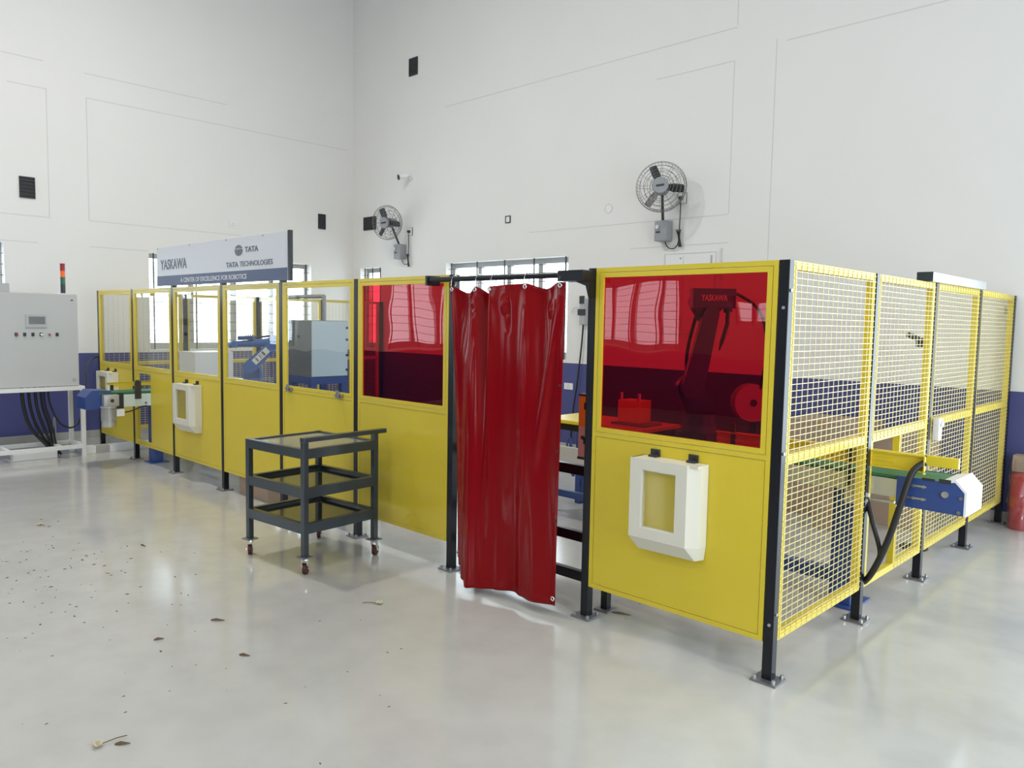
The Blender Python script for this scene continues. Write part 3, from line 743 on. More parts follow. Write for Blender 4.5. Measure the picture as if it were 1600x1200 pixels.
mb.box(sx0_+w, sx1_-w, sy0_, sy0_+w, z, z+.045); mb.box(sx0_+w, sx1_-w, sy1_-w, sy1_, z, z+.045); mb.box(sx0_, sx0_+w, sy0_+w, sy1_-w, z, z+.045); mb.box(sx1_-w, sx1_, sy0_+w, sy1_-w, z, z+.045)
for y in (-1.15, -.62): mb.box(sx0_+w, sx1_-w, y-.02, y+.02, z, z+.045)
mb.build('bottom_frame', 'white', st)
cb = thing('control_cabinet', 'large grey electrical control cabinet with small screen and row of buttons', 'cabinet', (-8.75, -1.2, .845))
MB().box(cx0, cx1-.03, cy0, cy1, .845, 1.93, .004).build('body', 'cab', cb)
door = MB().box(cx1-.028, cx1, cy0+.004, cy1-.003, .85, 1.925, .005).build('door', 'cab', cb)
hm = MB().box(cx1, cx1+.012, -.94, -.725, 1.535, 1.685, .004).build('screen_bezel', 'bezel', cb); MB().box(cx1+.012, cx1+.014, -.91, -.745, 1.575, 1.66).build('screen', 'screen', hm)
for k, (m, c) in enumerate([('lampred', 1), ('darkplastic', 0), ('darkplastic', 0), ('white', 1), ('lampred', 0), ('darkplastic', 0)]):
    y = -1.035+k*.0825
    pb = MB().box(cx1, cx1+.006, y-.016, y+.016, 1.437, 1.477, .002).build('push_button', 'darkplastic' if k != 4 else 'bezel', cb)
    MB().cyl((cx1+.006, y+.002, 1.455), (cx1+.024, y+.002, 1.455), .013 if c else .010, n=12).build('button_cap', m, pb)
MB().box(cx1, cx1+.003, -.47, -.445, 1.852, 1.866).build('maker_plate', 'slate', cb)
MB().cyl((cx1, -.455, .925), (cx1+.012, -.455, .925), .014, n=12).build('door_lock', 'steel', cb)
tw = thing('signal_tower', 'stacked red orange and green signal tower lamp on the control cabinet', 'signal lamp', (-8.7, -.505, 1.93))
for z0, z1, m, n in ((1.93, 2.045, 'slate', 'base'), (2.045, 2.13, 'lampgreen', 'green_lens'), (2.13, 2.205, 'lamporange', 'orange_lens'), (2.205, 2.29, 'lampred', 'red_lens')):
    MB().cyl((-8.7, -.505, z0), (-8.7, -.505, z1-.004), .028, n=18).cyl((-8.7, -.505, z1-.004), (-8.7, -.505, z1), .031, n=18).build(n, m, tw, smooth=40)
MB().box(-8.74, -8.66, -.545, -.465, 1.93, 1.94, .002).build('mount_plate', 'white', tw)
o = MB().box(-8.9, -8.62, -1.4, -1.07, 1.931, 2.03, .006).build('vent_box', 'bezel'); tag(o, 'low grey box lying on top of the control cabinet at the left edge', 'box')
# cables under the cabinet
cabs = [(-.97, .02), (-.895, .016), (-.835, .017), (-.77, .014), (-.745, .012)]
where = ['thickest, furthest left', 'second from the left', 'third from the left', 'fourth from the left', 'thin one beside the fourth']
for k, ((y, r), wh) in enumerate(zip(cabs, where)):
    x = -8.68-.03*(k % 2)
    mb = MB().tube([(x, y, .843), (x-.01, y+.02, .6), (x-.03, y+.09, .36), (x-.05, -.70+.022*k, .12), (x-.06, -.66+.025*k, r)], r, 10, smooth_steps=6)
    tag(mb.build('power_cable', 'rubber', smooth=60), 'black cable dropping from under the grey cabinet to the floor, %s' % wh, 'cable', 'black cables under the cabinet')
mb = MB().tube([(-8.66, -.70, .843), (-8.66, -.69, .65), (-8.66, -.60, .42), (-8.67, -.47, .335), (-8.7, -.36, .42), (-8.9, -.24, .70), (-9.3, -.08, 1.02), (-9.75, .12, 1.10), (-10.01, .3, 1.12)], .011, 8, smooth_steps=7)
tag(mb.build('loop_cable', 'rubber', smooth=60), 'thin black cable swagging from the grey cabinet up to the left wall', 'cable')
mb = MB().tube([(-8.86, -.60, .012), (-8.86, -.60, .4), (-8.86, -.585, .43), (-8.86, -.575, .2), (-8.86, -.56, .012)], .006, 6, smooth_steps=4)
tag(mb.build('grey_cable', 'bezel', smooth=60), 'thin pale grey cable loop rising from the floor under the cabinet stand', 'cable')
t = thing('cable_tray', 'long pale cable trunking lying on the floor from the stand to under the fence', 'cable trunking', (-8.7, -.1, 0))
for k, (ya, yb, m) in enumerate([(-1.09, -.63, 'white'), (-.325, -.20, 'white'), (-.198, -.045, 'skirt'), (-.043, .55, 'white')]):
    MB().box(-8.74, -8.645 + .02*(k == 0), ya, yb, 0, .092, .003).build('trunking_piece', m, t)

# ------------------------------------------------------------------ robots
def stadium(mb, a, ra, b, rb, axis, th0, th1, n=16):
    """hull of two discs (an arm link): discs normal to axis"""
    a, b, ax = Vector(a), Vector(b), Vector(axis).normalized()
    d = (b-a).normalized(); e = ax.cross(d)
    pts = []
    for c, r in ((a, ra), (b, rb)):
        for k in range(n):
            q = 2*PI*k/n
            for th in (th0, th1): pts.append(c + (d*math.cos(q)+e*math.sin(q))*r + ax*th)
    return mb.hull(pts)
def robot(base, hd, label, blue, Z, sc=1.0, letter=None, torch=False):
    """arm drawn in the vertical plane through base along hd; Z = dict of (h, z) joints"""
    bx, by = base; hd = Vector((*hd, 0)).normalized(); ax = hd.cross(Vector((0, 0, 1))).normalized()  # ax points toward the viewer side
    P = lambda k, off=0: Vector((bx, by, 0)) + hd*Z[k][0] + Vector((0, 0, Z[k][1])) + ax*off
    t = thing('robot_arm', label, 'robot', (bx, by, 0))
    ped = MB().box(bx-.13*sc, bx+.13*sc, by-.13*sc, by+.13*sc, .02, Z['ped'], .006); pe = ped.build('pedestal', 'robot_dark', t)
    MB().box(bx-.24*sc, bx+.24*sc, by-.24*sc, by+.24*sc, 0, .02, .004).build('base_plate', 'robot_dark', t)
    zb = Z['ped']
    MB().cyl((bx, by, zb), (bx, by, zb+.06*sc), .15*sc, .14*sc, n=26).cyl((bx, by, zb+.06*sc), (bx, by, zb+.14*sc), .125*sc, .12*sc, n=26).build('robot_base', blue, t, smooth=40)
    sh = P('shoulder'); tu = MB()
    stadium(tu, Vector((bx, by, zb+.14*sc)), .12*sc, sh, .10*sc, ax, -.10*sc, .02*sc); tu.cyl(sh+ax*-.12*sc, sh+ax*.10*sc, .085*sc, n=22)
    tu.build('turret', blue, t, smooth=35)
    el = P('elbow'); la = MB(); stadium(la, sh, .085*sc, el, .06*sc, ax, .03*sc, .11*sc); low = la.build('lower_arm', blue, t, smooth=35)
    d = (el-sh).normalized(); e = ax.cross(d)
    if Z.get('plate'):
        m = (sh+el)/2; mb = MB()
        mb.hull([m+d*u*.13*sc+e*v*.042*sc+ax*q for u in (-1, 1) for v in (-1, 1) for q in (.111*sc, .116*sc)]); pl = mb.build('white_plate', 'white', low)
        for u, l in ((-.07, .018), (-.01, .012), (.015, .006), (.05, .03)):
            mk = MB(); mk.hull([m+d*(u*sc+k*l*sc)+e*v*.03*sc+ax*q for k in (-.5, .5) for v in (-1, 1) for q in (.116*sc, .118*sc)]); mk.build('mark', 'ink', pl)
    eh = MB(); stadium(eh, el, .075*sc, el+hd*Z['eh'][0]*sc+Vector((0, 0, Z['eh'][1]*sc)), .07*sc, ax, -.10*sc, .06*sc); eh.build('elbow_housing', blue, t, smooth=35)
    wr = P('wrist'); s0 = el+Vector((0, 0, .03*sc)); fo = MB()
    dd = (wr-s0).normalized()
    fo.cyl(s0-dd*.02*sc, s0+(wr-s0)*.55, .066*sc, .05*sc, n=20).cyl(s0+(wr-s0)*.55, wr-dd*.02*sc, .048*sc, .04*sc, n=20)
    fo.build('forearm', blue, t, smooth=40)
    wm = MB().cyl(wr-ax*.05*sc, wr+ax*.05*sc, .045*sc, n=18); fl = P('flange'); fd = (fl-wr).normalized()
    wm.cyl(wr, fl, .034*sc, n=16); wm.build('wrist', blue, t, smooth=40)
    if torch:
        tc = P('torch'); tp = P('tip')
        to = MB().tube([fl, fl+(tc-fl)*.5, tc, tp], .016*sc, 10, smooth_steps=5); to.cyl(tp, tp+(tp-tc).normalized()*.05, .012, .006, n=10); to.build('torch', 'darkplastic', t, smooth=60)
    cbm = MB().tube([sh+ax*-.12*sc+Vector((0, 0, .02)), (sh+el)/2+ax*-.14*sc-hd*.06*sc, el+ax*-.1*sc-hd*.05*sc+Vector((0, 0, .05)), s0+Vector((0, 0, .09*sc)), (s0+wr)/2+Vector((0, 0, .075*sc))], .014*sc, 8, smooth_steps=6)
    cbm.build('dress_pack', 'rubber', t, smooth=60)
    if Z.get('top'):
        a, b = P('top'), P('top2'); mb = MB()
        mb.hull([p+q*ax*.05+Vector((0, 0, r)) for p in (a, b) for q in (-1, 1) for r in (0, .05)]); tb = mb.build('valve_block', 'blue', t)
        mb = MB()
        for k in range(4):
            p = a.lerp(b, .5+.13*k); mb.box(p.x-.006, p.x+.006, p.y-.006, p.y+.006, p.z+.05, p.z+.065)
        mb.build('valve_caps', 'darkplastic', tb)
    return t, P, hd, ax
HD = (.7172, .6967)
r1, P1, hd1, ax1 = robot((-1.6, 2.0), HD, 'large blue welding robot arm standing behind the large red window', 'robot_dark',
      dict(ped=.86, shoulder=(-.09, 1.20), elbow=(.03, 1.78), eh=(-.07, .10), wrist=(.17, 1.90), flange=(.185, 1.80), torch=(.18, 1.70), tip=(.14, 1.55)), 1.0, torch=True)
# lettering on the upper housing of the big robot, facing the window
hb = MB(); c = P1('elbow') + hd1*(.02) + Vector((0, 0, .125)); hb.hull([c+hd1*u*.165+Vector((0, 0, v*.075))+ax1*q for u in (-1, 1) for v in (-1, 1) for q in (-.02, .10)])
hbo = hb.build('arm_cover', 'robot_dark', r1)
me = lettering('YASKAWA', .05, .20, .012)
off = world_loc(hbo)
for v in me.vertices: v.co = c + hd1*(v.co.x-.10) + Vector((0, 0, v.co.y-.022)) + ax1*(.1005+.002*(v.co.z/.01)) - Vector(off)
me.materials.clear(); me.materials.append(M['white']); lo = bpy.data.objects.new('lettering', me); COL.objects.link(lo); lo.parent = hbo
robot((-7.42, 1.22), HD, 'small blue robot arm with white plate behind the clear window under the sign', 'robot',
      dict(ped=.72, shoulder=(.0, 1.09), elbow=(.285, 1.365), eh=(.0, .06), wrist=(-.20, 1.365), flange=(-.28, 1.345), plate=True, top=(-.16, 1.415), top2=(.03, 1.42)), .92)

# ------------------------------------------------------------------ other things inside the cell
t = thing('machine_cabinet', 'grey and pale blue machine cabinet on blue legs behind the clear window', 'cabinet', (-5.93, 1.23, 0))
MB().box(-6.165, -5.70, 1.0, 1.455, 1.07, 1.675, .005).build('body', 'cnc_dark', t)
MB().box(-5.70, -5.688, 1.005, 1.45, 1.075, 1.67, .003).build('side_door', 'cnc_light', t)
for z in (1.14, 1.3, 1.47, 1.6): MB().box(-5.69, -5.68, 1.425, 1.452, z-.012, z+.012).build('hinge', 'darkplastic', t)
MB().box(-6.165, -5.70, 1.0, 1.455, .99, 1.07, .004).build('base_frame', 'blue', t)
for x in (-6.16, -5.77):
    for y in (1.005, 1.385): MB().box(x, x+.065, y, y+.065, 0, .99, .003).build('leg', 'blue', t)
MB().tube([(-5.92, 1.3, 1.675), (-5.92, 1.3, 1.90), (-5.95, 1.3, 1.935), (-6.0, 1.3, 1.942), (-6.95, 1.3, 1.942)], .022, 12, smooth_steps=4).build('overhead_pipe', 'plate', t, smooth=60)
MB().cyl((-5.95, 1.0, 1.5), (-5.95, .985, 1.5), .02, n=12).build('lock', 'darkplastic', t)

def table(name, label, x0, x1, y0, y1, z, top, leg):
    t = thing(name, label, 'table', ((x0+x1)/2, (y0+y1)/2, 0))
    MB().box(x0, x1, y0, y1, z-.03, z, .004).build('tabletop', top, t)
    MB().box(x0+.03, x1-.03, y0+.03, y0+.07, z-.09, z-.03).box(x0+.03, x1-.03, y1-.07, y1-.03, z-.09, z-.03).build('apron', 'black', t)
    for x in (x0+.03, x1-.09):
        for y in (y0+.03, y1-.09): MB().box(x, x+.06, y, y+.06, 0, z-.03, .003).build('leg', leg, t)
    MB().box(x0+.09, x1-.09, y0+.04, y0+.08, .16, .22).box(x0+.09, x1-.09, y1-.08, y1-.04, .16, .22).build('stretcher', leg, t)
    return t
table('fixture_table', 'yellow topped fixture table on blue legs seen through the doorway', -3.05, -1.95, 1.72, 2.28, .85, 'yellow', 'blue')
t = thing('welding_fixture', 'block shaped welding fixture standing on the yellow table behind the red window', 'fixture', (-2.1, 1.95, .85))
MB().box(-2.36, -2.02, 1.84, 2.1, .85, .87, .002).build('base', 'plate', t); MB().box(-2.32, -2.10, 1.88, 2.05, .87, 1.06, .006).build('block', 'yellow', t)
for x in (-2.30, -2.12): MB().cyl((x, 1.9, 1.06), (x, 1.9, 1.12), .014, n=10).build('clamp', 'steel', t)
o = MB().box(-3.02, -2.20, 1.52, 1.545, .46, .66, .003).box(-2.99, -2.95, 1.545, 1.72, .5, .54).box(-2.3, -2.26, 1.545, 1.72, .5, .54).build('tray_guard', 'cab')
t = thing('guard_plate', 'flat grey guard plate in front of the yellow fixture table', 'plate', (-2.6, 1.53, 0)); o.parent = t; o.location = -Vector((-2.6, 1.53, 0)); o.name = 'plate'
for x in (-2.97, -2.28): MB().box(x-.02, x+.02, 1.548, 1.588, 0, .5, .002).build('leg', 'plate', t)
# cable bundle hanging under the table
for k, (dx, r) in enumerate(((0, .09), (.05, .07))):
    mb = MB().tube([(-2.66+dx+.3*r*math.cos(a), 1.66, .60-.0+r*math.sin(a)*1.3-.12*k) for a in [2*PI*q/18 for q in range(18)]], .008, 6, closed=True)
    tag(mb.build('cable_coil', 'robot_dark', smooth=60), ['upper blue cable coil hanging behind the doorway barrier', 'lower blue cable coil hanging behind the doorway barrier'][k], 'cable', 'cable coils in the doorway')

MB().tube([P1('wrist')+Vector((0, 0, .05)), (-1.40, 2.2, 1.93), (-1.33, 2.4, 1.80), (-1.37, 2.62, 1.52), (-1.45, 2.70, 1.2), (-1.47, 2.70, 1.12)], .012, 8, smooth_steps=6).build('wire_liner', 'rubber', r1, smooth=60)
# wire spool on a stand
t = thing('wire_spool', 'round welding wire spool on an upright stand right of the large robot', 'spool', (-1.53, 2.7, 0))
c = Vector((-1.53, 2.7, 1.05)); a = Vector((.72, -.69, 0))
MB().cyl(c-a*.06, c-a*.05, .16, n=28).cyl(c+a*.05, c+a*.06, .16, n=28).build('flange', 'cab', t, smooth=40)
MB().cyl(c-a*.05, c+a*.05, .11, n=28).build('wire_pack', 'tape', t, smooth=40); MB().cyl(c-a*.065, c+a*.065, .03, n=16).build('hub', 'darkplastic', t)
MB().box(-1.56, -1.50, 2.75, 2.81, .012, 1.08, .003).cyl((-1.53, 2.7, 1.05), (-1.53, 2.76, 1.05), .014, n=10).build('upright', 'blue', t)
MB().box(-1.68, -1.38, 2.6, 2.95, 0, .012).build('foot', 'blue', t)

# white cartons behind the left windows
for (xa, xb, ya, yb, z0, z1, lb) in [(-8.45, -7.98, .75, 1.25, .90, 1.25, 'tall white carton on the bench left of the small robot'), (-7.25, -6.95, .55, 1.0, 1.012, 1.075, 'flat white carton')][:1]:
    t = thing('white_carton', lb, 'carton', ((xa+xb)/2, (ya+yb)/2, z0)); MB().box(xa, xb, ya, yb, z0, z1, .003).build('box', 'white', t); MB().box((xa+xb)/2-.03, (xa+xb)/2+.03, ya-.001, yb+.001, z1-.001, z1+.001).build('tape_strip', 'palegreen', t)
table('work_bench', 'grey topped bench behind the clear window carrying the white carton', -8.8, -7.9, .6, 1.4, .90, 'bezel', 'black')

# cartons
def carton(x0, x1, y0, y1, z0, z1, label, flap=None):
    t = thing('cardboard_carton', label, 'carton', ((x0+x1)/2, (y0+y1)/2, z0), 'brown cardboard cartons')
    MB().box(x0, x1, y0, y1, z0, z1, .004).build('box', 'cardboard', t)
    MB().box((x0+x1)/2-.03, (x0+x1)/2+.03, y0-.001, y1+.001, z1-.06, z1+.001).build('tape_strip', 'tape', t)
    return t
carton(-1.5, -.95, 3.4, 4.0, .0, .45, 'brown cardboard carton at the bottom of the stack behind the nearest mesh panel')
carton(-1.55, -.9, 3.45, 4.05, .4515, .86, 'brown cardboard carton on top of the stack behind the nearest mesh panel')
carton(-.85, -.42, 3.55, 4.05, 0, .8, 'tall brown cardboard carton seen through the conveyor opening')
carton(-1.1, -.78, 3.02, 3.34, 0, .2, 'small brown cardboard carton on the floor under the right conveyor')
carton(-5.45, -4.9, .06, .42, 0, .22, 'low brown cardboard carton under the fence panel behind the trolley')

# black pole with a sensor head
t = thing('sensor_pole', 'slim black pole with a sensor head behind the second mesh panel', 'sensor pole', (-.28, 3.0, 0))
MB().cyl((-.28, 3.0, .012), (-.28, 3.0, 1.6), .014, n=12).build('pole', 'black', t); MB().cyl((-.28, 3.0, 0), (-.28, 3.0, .012), .1, n=22).build('foot', 'black', t)
MB().box(-.34, -.27, 2.96, 3.02, 1.56, 1.63, .006).build('sensor_head', 'darkplastic', t); MB().cyl((-.33, 2.99, 1.62), (-.39, 2.93, 1.655), .02, n=12).build('lens_tube', 'darkplastic', t)

# red wrapped extinguisher against the back wall, right of the mesh side
t = thing('wrapped_extinguisher', 'red plastic-wrapped cylinder with cardboard cap at the right by the back wall', 'extinguisher', (.16, 4.33, 0))
MB().cyl((.16, 4.33, .01), (.16, 4.33, .46), .085, n=26).cyl((.16, 4.33, .46), (.16, 4.33, .52), .085, .04, n=26).cyl((.16, 4.33, 0), (.16, 4.33, .01), .08, n=26).build('cylinder', 'redplastic', t, smooth=35)
MB().box(.09, .23, 4.26, 4.40, .50, .64, .006).build('cap', 'cardboard', t)
def wrap():
    mb = MB(); n = 30; R = []
    for j in range(12):
        z = .005+.6*j/11; R.append([mb.b.verts.new((.16+(.1+.008*math.sin(5*a+j))*math.cos(a)*(1 if j < 9 else 1-.06*(j-8)), 4.33+(.1+.008*math.sin(7*a-j))*math.sin(a), z)) for a in [2*PI*k/n for k in range(n)]])
    for j in range(11):
        for k in range(n): mb.b.faces.new((R[j][k], R[j][(k+1) % n], R[j+1][(k+1) % n], R[j+1][k]))
    mb.build('plastic_wrap', 'film', t, smooth=180)
wrap()

# ------------------------------------------------------------------ wall fittings
def vent(axis, u0, u1, z0, z1, label):
    t = thing('vent_cover', label, 'vent', (XL, (u0+u1)/2, z0) if axis == 'x' else ((u0+u1)/2, YB, z0), 'dark square vents on the walls')
    def B(mb, ua, ub, d, e, za, zb): return mb.box(XL+d, XL+e, ua, ub, za, zb) if axis == 'x' else mb.box(ua, ub, YB-e, YB-d, za, zb)
    B(MB(), u0, u1, 0, .006, z0, z1).build('backing', 'vent', t)
    n = 5
    for k in range(n):
        z = z0+.02+(z1-z0-.04)*(k+.5)/n
        B(MB(), u0+.012, u1-.012, .006, .014, z-.014, z+.010).build('slat', 'vent', t)
    mb = MB()
    for a in ((u0, u0+.014, z0, z1), (u1-.014, u1, z0, z1), (u0+.014, u1-.014, z0, z0+.014), (u0+.014, u1-.014, z1-.014, z1)): B(mb, a[0], a[1], .006, .016, a[2], a[3])
    mb.build('rim', 'vent', t)
vent('y', -8.47, -8.26, 5.55, 5.82, 'dark vent highest on the back wall, well above the camera')
vent('y', -9.69, -9.34, 3.22, 3.44, 'dark vent on the back wall partly behind the left fan')
vent('x', -.60, -.42, 3.18, 3.45, 'dark vent on the left wall near the left edge of the picture')
vent('x', 3.78, 3.92, 3.21, 3.46, 'small dark vent on the left wall close to the room corner above the sign')

def socket(axis, u, z, w, h, label, m='white'):
    t = thing('wall_socket', label, 'socket', (XL, u, z) if axis == 'x' else (u, YB, z), 'white wall sockets')
    def B(mb, ua, ub, d, e, za, zb): return mb.box(XL+d, XL+e, ua, ub, za, zb, .002) if axis == 'x' else mb.box(ua, ub, YB-e, YB-d, za, zb, .002)
    B(MB(), u-w/2, u+w/2, 0, .012, z-h/2, z+h/2).build('plate', m, t)
    mb = MB()
    for du, dz in ((0, .015), (-.016, -.012), (.016, -.012)): B(mb, u+du-.005, u+du+.005, .011, .014, z+dz-.005, z+dz+.005)
    mb.build('pin_holes', 'darkplastic', t); return t
socket('x', 2.27, 3.125, .1, .1, 'white wall socket on the left wall above the sign')
socket('y', -5.03, .862, .15, .085, 'white socket plate on the blue wall seen through the doorway')
socket('y', -.052, 1.88, .07, .06, 'grey socket plate on the back wall behind the last mesh panel', 'bezel')
t = thing('junction_box', 'small open conduit box with dark edge on the back wall between the fans', 'junction box', (-6.215, YB, 3.14))
frame_ring(MB(), -6.265, -6.165, 3.09, 3.19, .012, YB-.012, YB).build('rim', 'darkplastic', t); MB().box(-6.253, -6.165, YB-.006, YB, 3.1, 3.18).build('cover', 'white', t)
t = thing('round_conduit_cover', 'faint round conduit cover on the back wall left of the right fan', 'cover', (-4.45, YB, 3.136))
MB().tube([(-4.45+.055*math.cos(a), YB-.003, 3.136+.055*math.sin(a)) for a in [2*PI*k/24 for k in range(24)]], .004, 6, closed=True).build('ring', 'seam', t)
MB().cyl((-4.45, YB, 3.136), (-4.45, YB-.004, 3.136), .05, n=24).build('disc', 'white', t)
# flush access panel above the fence
t = thing('access_panel', 'white flush access panel with thin outline on the back wall below the right fan', 'panel', (-3.24, YB, 2.0))
MB().box(-3.59, -2.93, YB-.006, YB, 1.6, 2.52).build('board', 'white', t)
frame_ring(MB(), -3.6, -2.92, 1.59, 2.53, .008, YB-.009, YB).build('rim', 'seam', t)
MB().box(-3.345, -3.339, YB-.008, YB-.005, 1.62, 2.5).build('joint', 'seam', t); MB().cyl((-3.38, YB-.006, 2.47), (-3.38, YB-.012, 2.47), .012, n=8).build('knob', 'bezel', t)
MB().box(-2.985, -2.97, YB-.014, YB-.006, 2.38, 2.49).build('handle', 'bezel', t)
MB().box(-2.86, -2.852, YB-.02, YB, 2.2, 2.56).build('edge_strip', 'seam', t)
# CCTV camera
t = thing('security_camera', 'white bullet security camera with dark face high on the back wall', 'camera', (-8.42, YB, 3.98))
MB().cyl((-8.40, YB, 3.99), (-8.40, YB-.03, 3.99), .055, n=22).build('mount', 'white', t, smooth=40)
MB().cyl((-8.40, YB-.03, 3.99), (-8.43, YB-.11, 3.985), .016, n=12).cyl((-8.43, YB-.06, 3.985), (-8.47, YB-.20, 3.955), .042, n=18).build('body', 'white', t, smooth=40)
MB().cyl((-8.47, YB-.20, 3.955), (-8.472, YB-.207, 3.9535), .044, n=18).build('lens_face', 'darkplastic', t)
# small nails
for k, (x, z) in enumerate([(-6.6, 4.2)]): pass
# wall box with cable seen in the doorway
t = thing('wall_switch_box', 'tall grey switch box on the back wall seen beside the door post', 'switch box', (-4.79, YB, 1.66))
MB().box(-4.83, -4.74, YB-.07, YB, 1.68, 2.02, .01).build('box', 'bezel', t); MB().box(-4.845, -4.725, YB-.085, YB-.065, 1.80, 1.88, .004).build('switch', 'darkplastic', t); MB().box(-4.82, -4.75, YB-.085, YB-.06, 1.95, 2.05, .004).build('cable_gland', 'darkplastic', t)
MB().tube([(-4.78, YB-.04, 1.69), (-4.80, YB-.04, 1.4), (-4.86, YB-.04, .9), (-4.92, YB-.04, .5), (-4.95, YB-.04, .02)], .011, 8, smooth_steps=6).build('cable', 'rubber', t)
MB().tube([(-4.83, YB-.03, 1.86), (-4.9, YB-.04, 1.9), (-4.96, YB-.03, 1.88), (-4.98, YB-.03, 1.83)], .004, 6, smooth_steps=5).build('hook', 'steel', t)

# wall fans
def fan(c, box, plug, r, face, label, blade0):
    """c = centre of the fan head, box = centre of the wall box"""
    c = Vector(c); f = Vector(face).normalized(); u = Vector((0, 0, 1)); s = u.cross(f).normalized(); u = f.cross(s)
    bx, bz = box
    t = thing('wall_fan', label, 'fan', (bx, YB, bz), 'wall fans on the back wall')
    Q = lambda a, rr, d=0: c + (s*math.cos(a)+u*math.sin(a))*rr + f*d
    g = MB()
    for rr, d in ((r, 0), (r*.985, .02), (r*.93, .045), (r*.8, .07), (r*.66, .085), (r*.52, .093), (r*.40, .097)): g.tube([Q(2*PI*k/36, rr, d) for k in range(36)], .0028, 4, closed=True)
    for rr, d in ((r*.9, -.06), (r*.7, -.08), (r*.5, -.09)): g.tube([Q(2*PI*k/36, rr, d) for k in range(36)], .0028, 4, closed=True)
    for k in range(44):
        a = 2*PI*k/44
        g.tube([Q(a, r, 0), Q(a, r*.9, -.06)], .0018, 3)
        g.tube([Q(a, r, 0), Q(a, r*.93, .045)], .0018, 3)
    for k in range(12):
        a = 2*PI*k/12
        g.tube([Q(a, r*.93, .045), Q(a, r*.8, .07), Q(a, r*.52, .093), Q(a, r*.3, .098)], .002, 4)
        g.tube([Q(a, r*.9, -.06), Q(a, r*.5, -.09), Q(a, r*.2, -.095)], .002, 4)
    g.build('guard', 'fan_wire', t)
    MB().cyl(c+f*.088, c+f*.105, r*.335, r*.30, n=28).build('guard_badge', 'fan_grey', t, smooth=40)
    MB().hull([c+f*d+s*a*.045+u*(b*.012+.12*a*.045) for d in (.105, .108) for a in (-1, 1) for b in (-1, 1)]).build('badge_strip', 'fan_blade', t)
    MB().cyl(c+f*-.03, c+f*.05, .055, n=20).build('hub', 'fan_blade', t, smooth=40)
    MB().cyl(c+f*-.2, c+f*-.06, .07, .075, n=22).build('motor', 'fan_grey', t, smooth=40)
    for k in range(3):
        a = blade0+k*2*PI/3; mb = MB(); e = s*math.cos(a)+u*math.sin(a); w = -s*math.sin(a)+u*math.cos(a)
        mb.hull([c+e*rr+w*(q*hw)+f*(q*tilt+d) for rr, hw, tilt in ((.05, .028, .012), (r*.5, .045, .02), (r*.86, .042, .018), (r*.9, .028, .01)) for q in (-1, 1) for d in (0, .004)])
        mb.build('blade', 'fan_blade', t)
    top = Vector((bx, YB-.09, bz+.11)); neck = c-f*.14-u*.07
    MB().tube([top, top.lerp(neck, .35), top.lerp(neck, .7), neck], .017, 10).build('arm', 'fan_blade', t, smooth=60)
    bb = MB().box(bx-.085, bx+.085, YB-.14, YB-.002, bz-.12, bz+.12, .018).build('wall_box', 'fan_grey', t, smooth=50)
    MB().cyl((bx-.03, YB-.14, bz+.045), (bx-.03, YB-.165, bz+.045), .024, n=16).build('speed_knob', 'chrome', bb, smooth=40)
    MB().box(bx-.06, bx+.0, YB-.144, YB-.139, bz-.025, bz-.005).build('label_strip', 'fan_blade', bb)
    px, pz = plug
    sk = MB().box(px-.06, px+.06, YB-.012, YB, pz-.06, pz+.06, .002).build('socket_plate', 'white', t); rim = MB(); frame_ring(rim, px-.063, px+.063, pz-.063, pz+.063, .004, YB-.009, YB); rim.build('socket_rim', 'darkplastic', sk)
    MB().cyl((px, YB-.012, pz), (px, YB-.05, pz), .022, n=14).build('plug', 'darkplastic', t)
    yc = YB-.035
    MB().tube([(px, YB-.045, pz), (px+.005, yc, pz-.1), (px, yc, pz-.3), (px-.01, yc, pz-.5), (px-.06, yc, bz-.2), (bx+.05, yc, bz-.19), (bx, yc, bz-.12)], .006, 8, smooth_steps=7).build('cord', 'rubber', t, smooth=60)
    mb = MB()
    for k in range(4): mb.tube([(px-.04+.02*k, yc-.006, pz-.36), (px-.005+.006*k, yc-.012, pz-.44), (px+.0+.012*k, yc-.006, pz-.56)], .006, 6, smooth_steps=4)
    mb.build('cord_bundle', 'rubber', t)
    return t
fan((-3.47, 4.15, 3.256), (-3.585, 2.79), (-3.392, 3.16), .285, (.44, -.86, .02), 'grey wall fan with dark blades on the right part of the back wall', math.radians(114))
fan((-8.602, 4.15, 3.241), (-8.59, 2.80), (-8.42, 3.118), .27, (.34, -.93, -.12), 'grey wall fan with dark blades near the room corner above the small red window', math.radians(112))

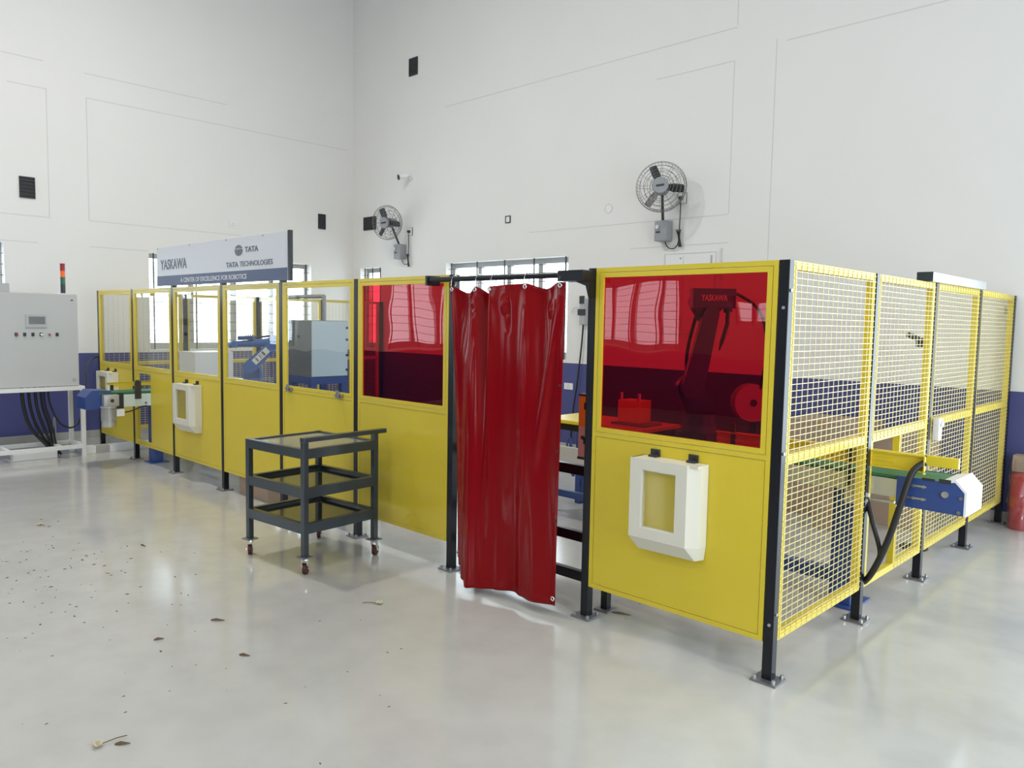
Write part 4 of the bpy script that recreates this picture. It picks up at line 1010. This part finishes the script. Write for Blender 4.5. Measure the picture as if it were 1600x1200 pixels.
# ------------------------------------------------------------------ litter on the floor
def twig(name, label, x, y, ang, l, flower=True, m='leaf'):
    t = thing(name, label, 'litter', (x, y, 0), 'dry flower litter on the floor'); d = Vector((math.cos(ang), math.sin(ang), 0)); p = Vector((x, y, .006))
    if flower: MB().tube([p-d*l*.5, p+d*l*.15+Vector((0, 0, .004)), p+d*l*.5], .0022, 5).build('stalk', 'leaf', t)
    else:
        e = Vector((-d.y, d.x, 0)); mb = MB()
        mb.hull([p+d*a*l*.5+e*b*l*(.03 if 'twig' in label else .09)+Vector((0, 0, z)) for a, b, z in ((-1, 0, -.005), (-.9, .3, .002), (-.3, 1, -.004), (-.3, -1, -.004), (-.2, 0, .010), (.3, .4, .004), (.3, -.4, -.003), (1, .1, .0), (1, -.1, -.004))]); mb.build('husk', 'leaf', t)
    if flower:
        mb = MB(); c = p-d*l*.5
        for k in range(5):
            a = 2*PI*k/5+.3; e = Vector((math.cos(a), math.sin(a), 0))
            mb.hull([c+e*q*.022+Vector((-e.y, e.x, 0))*w*.010+Vector((0, 0, z)) for q, w, z in ((.1, .5, 0), (.1, -.5, 0), (.7, 1, .004), (.7, -1, .004), (1, 0, .012), (.5, 0, .014))])
        mb.build('petals', 'petal', t)
    return t
twig('dry_flower', 'dry pale flower with stalk on the bare floor nearest the camera', -1.60, -2.40, 1.55, .11)
twig('dry_stalk', 'short bare stalk lying beside the nearest dry flower', -1.55, -2.38, .95, .06, False)
twig('dry_flower', 'dry yellowish flower on the floor just in front of the trolley and curtain', -2.15, -.765, 3.85, .10)
twig('dry_flower', 'small dry flower on the floor far left in front of the fence', -5.35, -1.66, .3, .07)
twig('dry_stalk', 'dark dry stalk on the floor left of the centre', -2.514, -1.539, .75, .08, False)
twig('dry_stalk', 'dark stub on the bare floor between curtain and camera', -1.985, -1.648, .6, .06, False)
twig('dry_stalk', 'short stalk on the floor left of centre, left of the dark stub', -2.472, -1.877, 1.2, .05, False)
twig('dry_stalk', 'thin twig on the floor under the panel right of the door post', -1.02, .196, .4, .12, False)
twig('dry_stalk', 'thin twig on the floor deeper under the panel right of the door post', -1.04, .46, .2, .14, False)
twig('dry_stalk', 'brown twig on the floor left of the trolley', -4.25, -1.29, .2, .07, False)
sp = MB()
rg = random.Random(3)
def speck(x, y, s):
    a = rg.uniform(0, PI); c, n = math.cos(a), math.sin(a)
    sp.hull([(x+u*s*c-v*s*.45*n, y+u*s*n+v*s*.45*c, z) for u, v, z in ((-1, 0, 0), (1, 0, 0), (0, -1, 0), (0, 1, 0), (0, 0, s*.35))])
for k in range(120): speck(rg.gauss(-4.0, .7), rg.gauss(-1.95, .35), rg.uniform(.005, .016))
for k in range(55): speck(rg.uniform(-4.5, -.8), rg.uniform(-2.8, -.9), rg.uniform(.003, .011))
for k in range(15): speck(rg.uniform(-1.1, -.3), rg.uniform(.1, .9), rg.uniform(.003, .008))
tag(sp.build('leaf_crumbs', 'leaf', kind='stuff'), 'scattered dark leaf crumbs across the pale floor', 'litter')
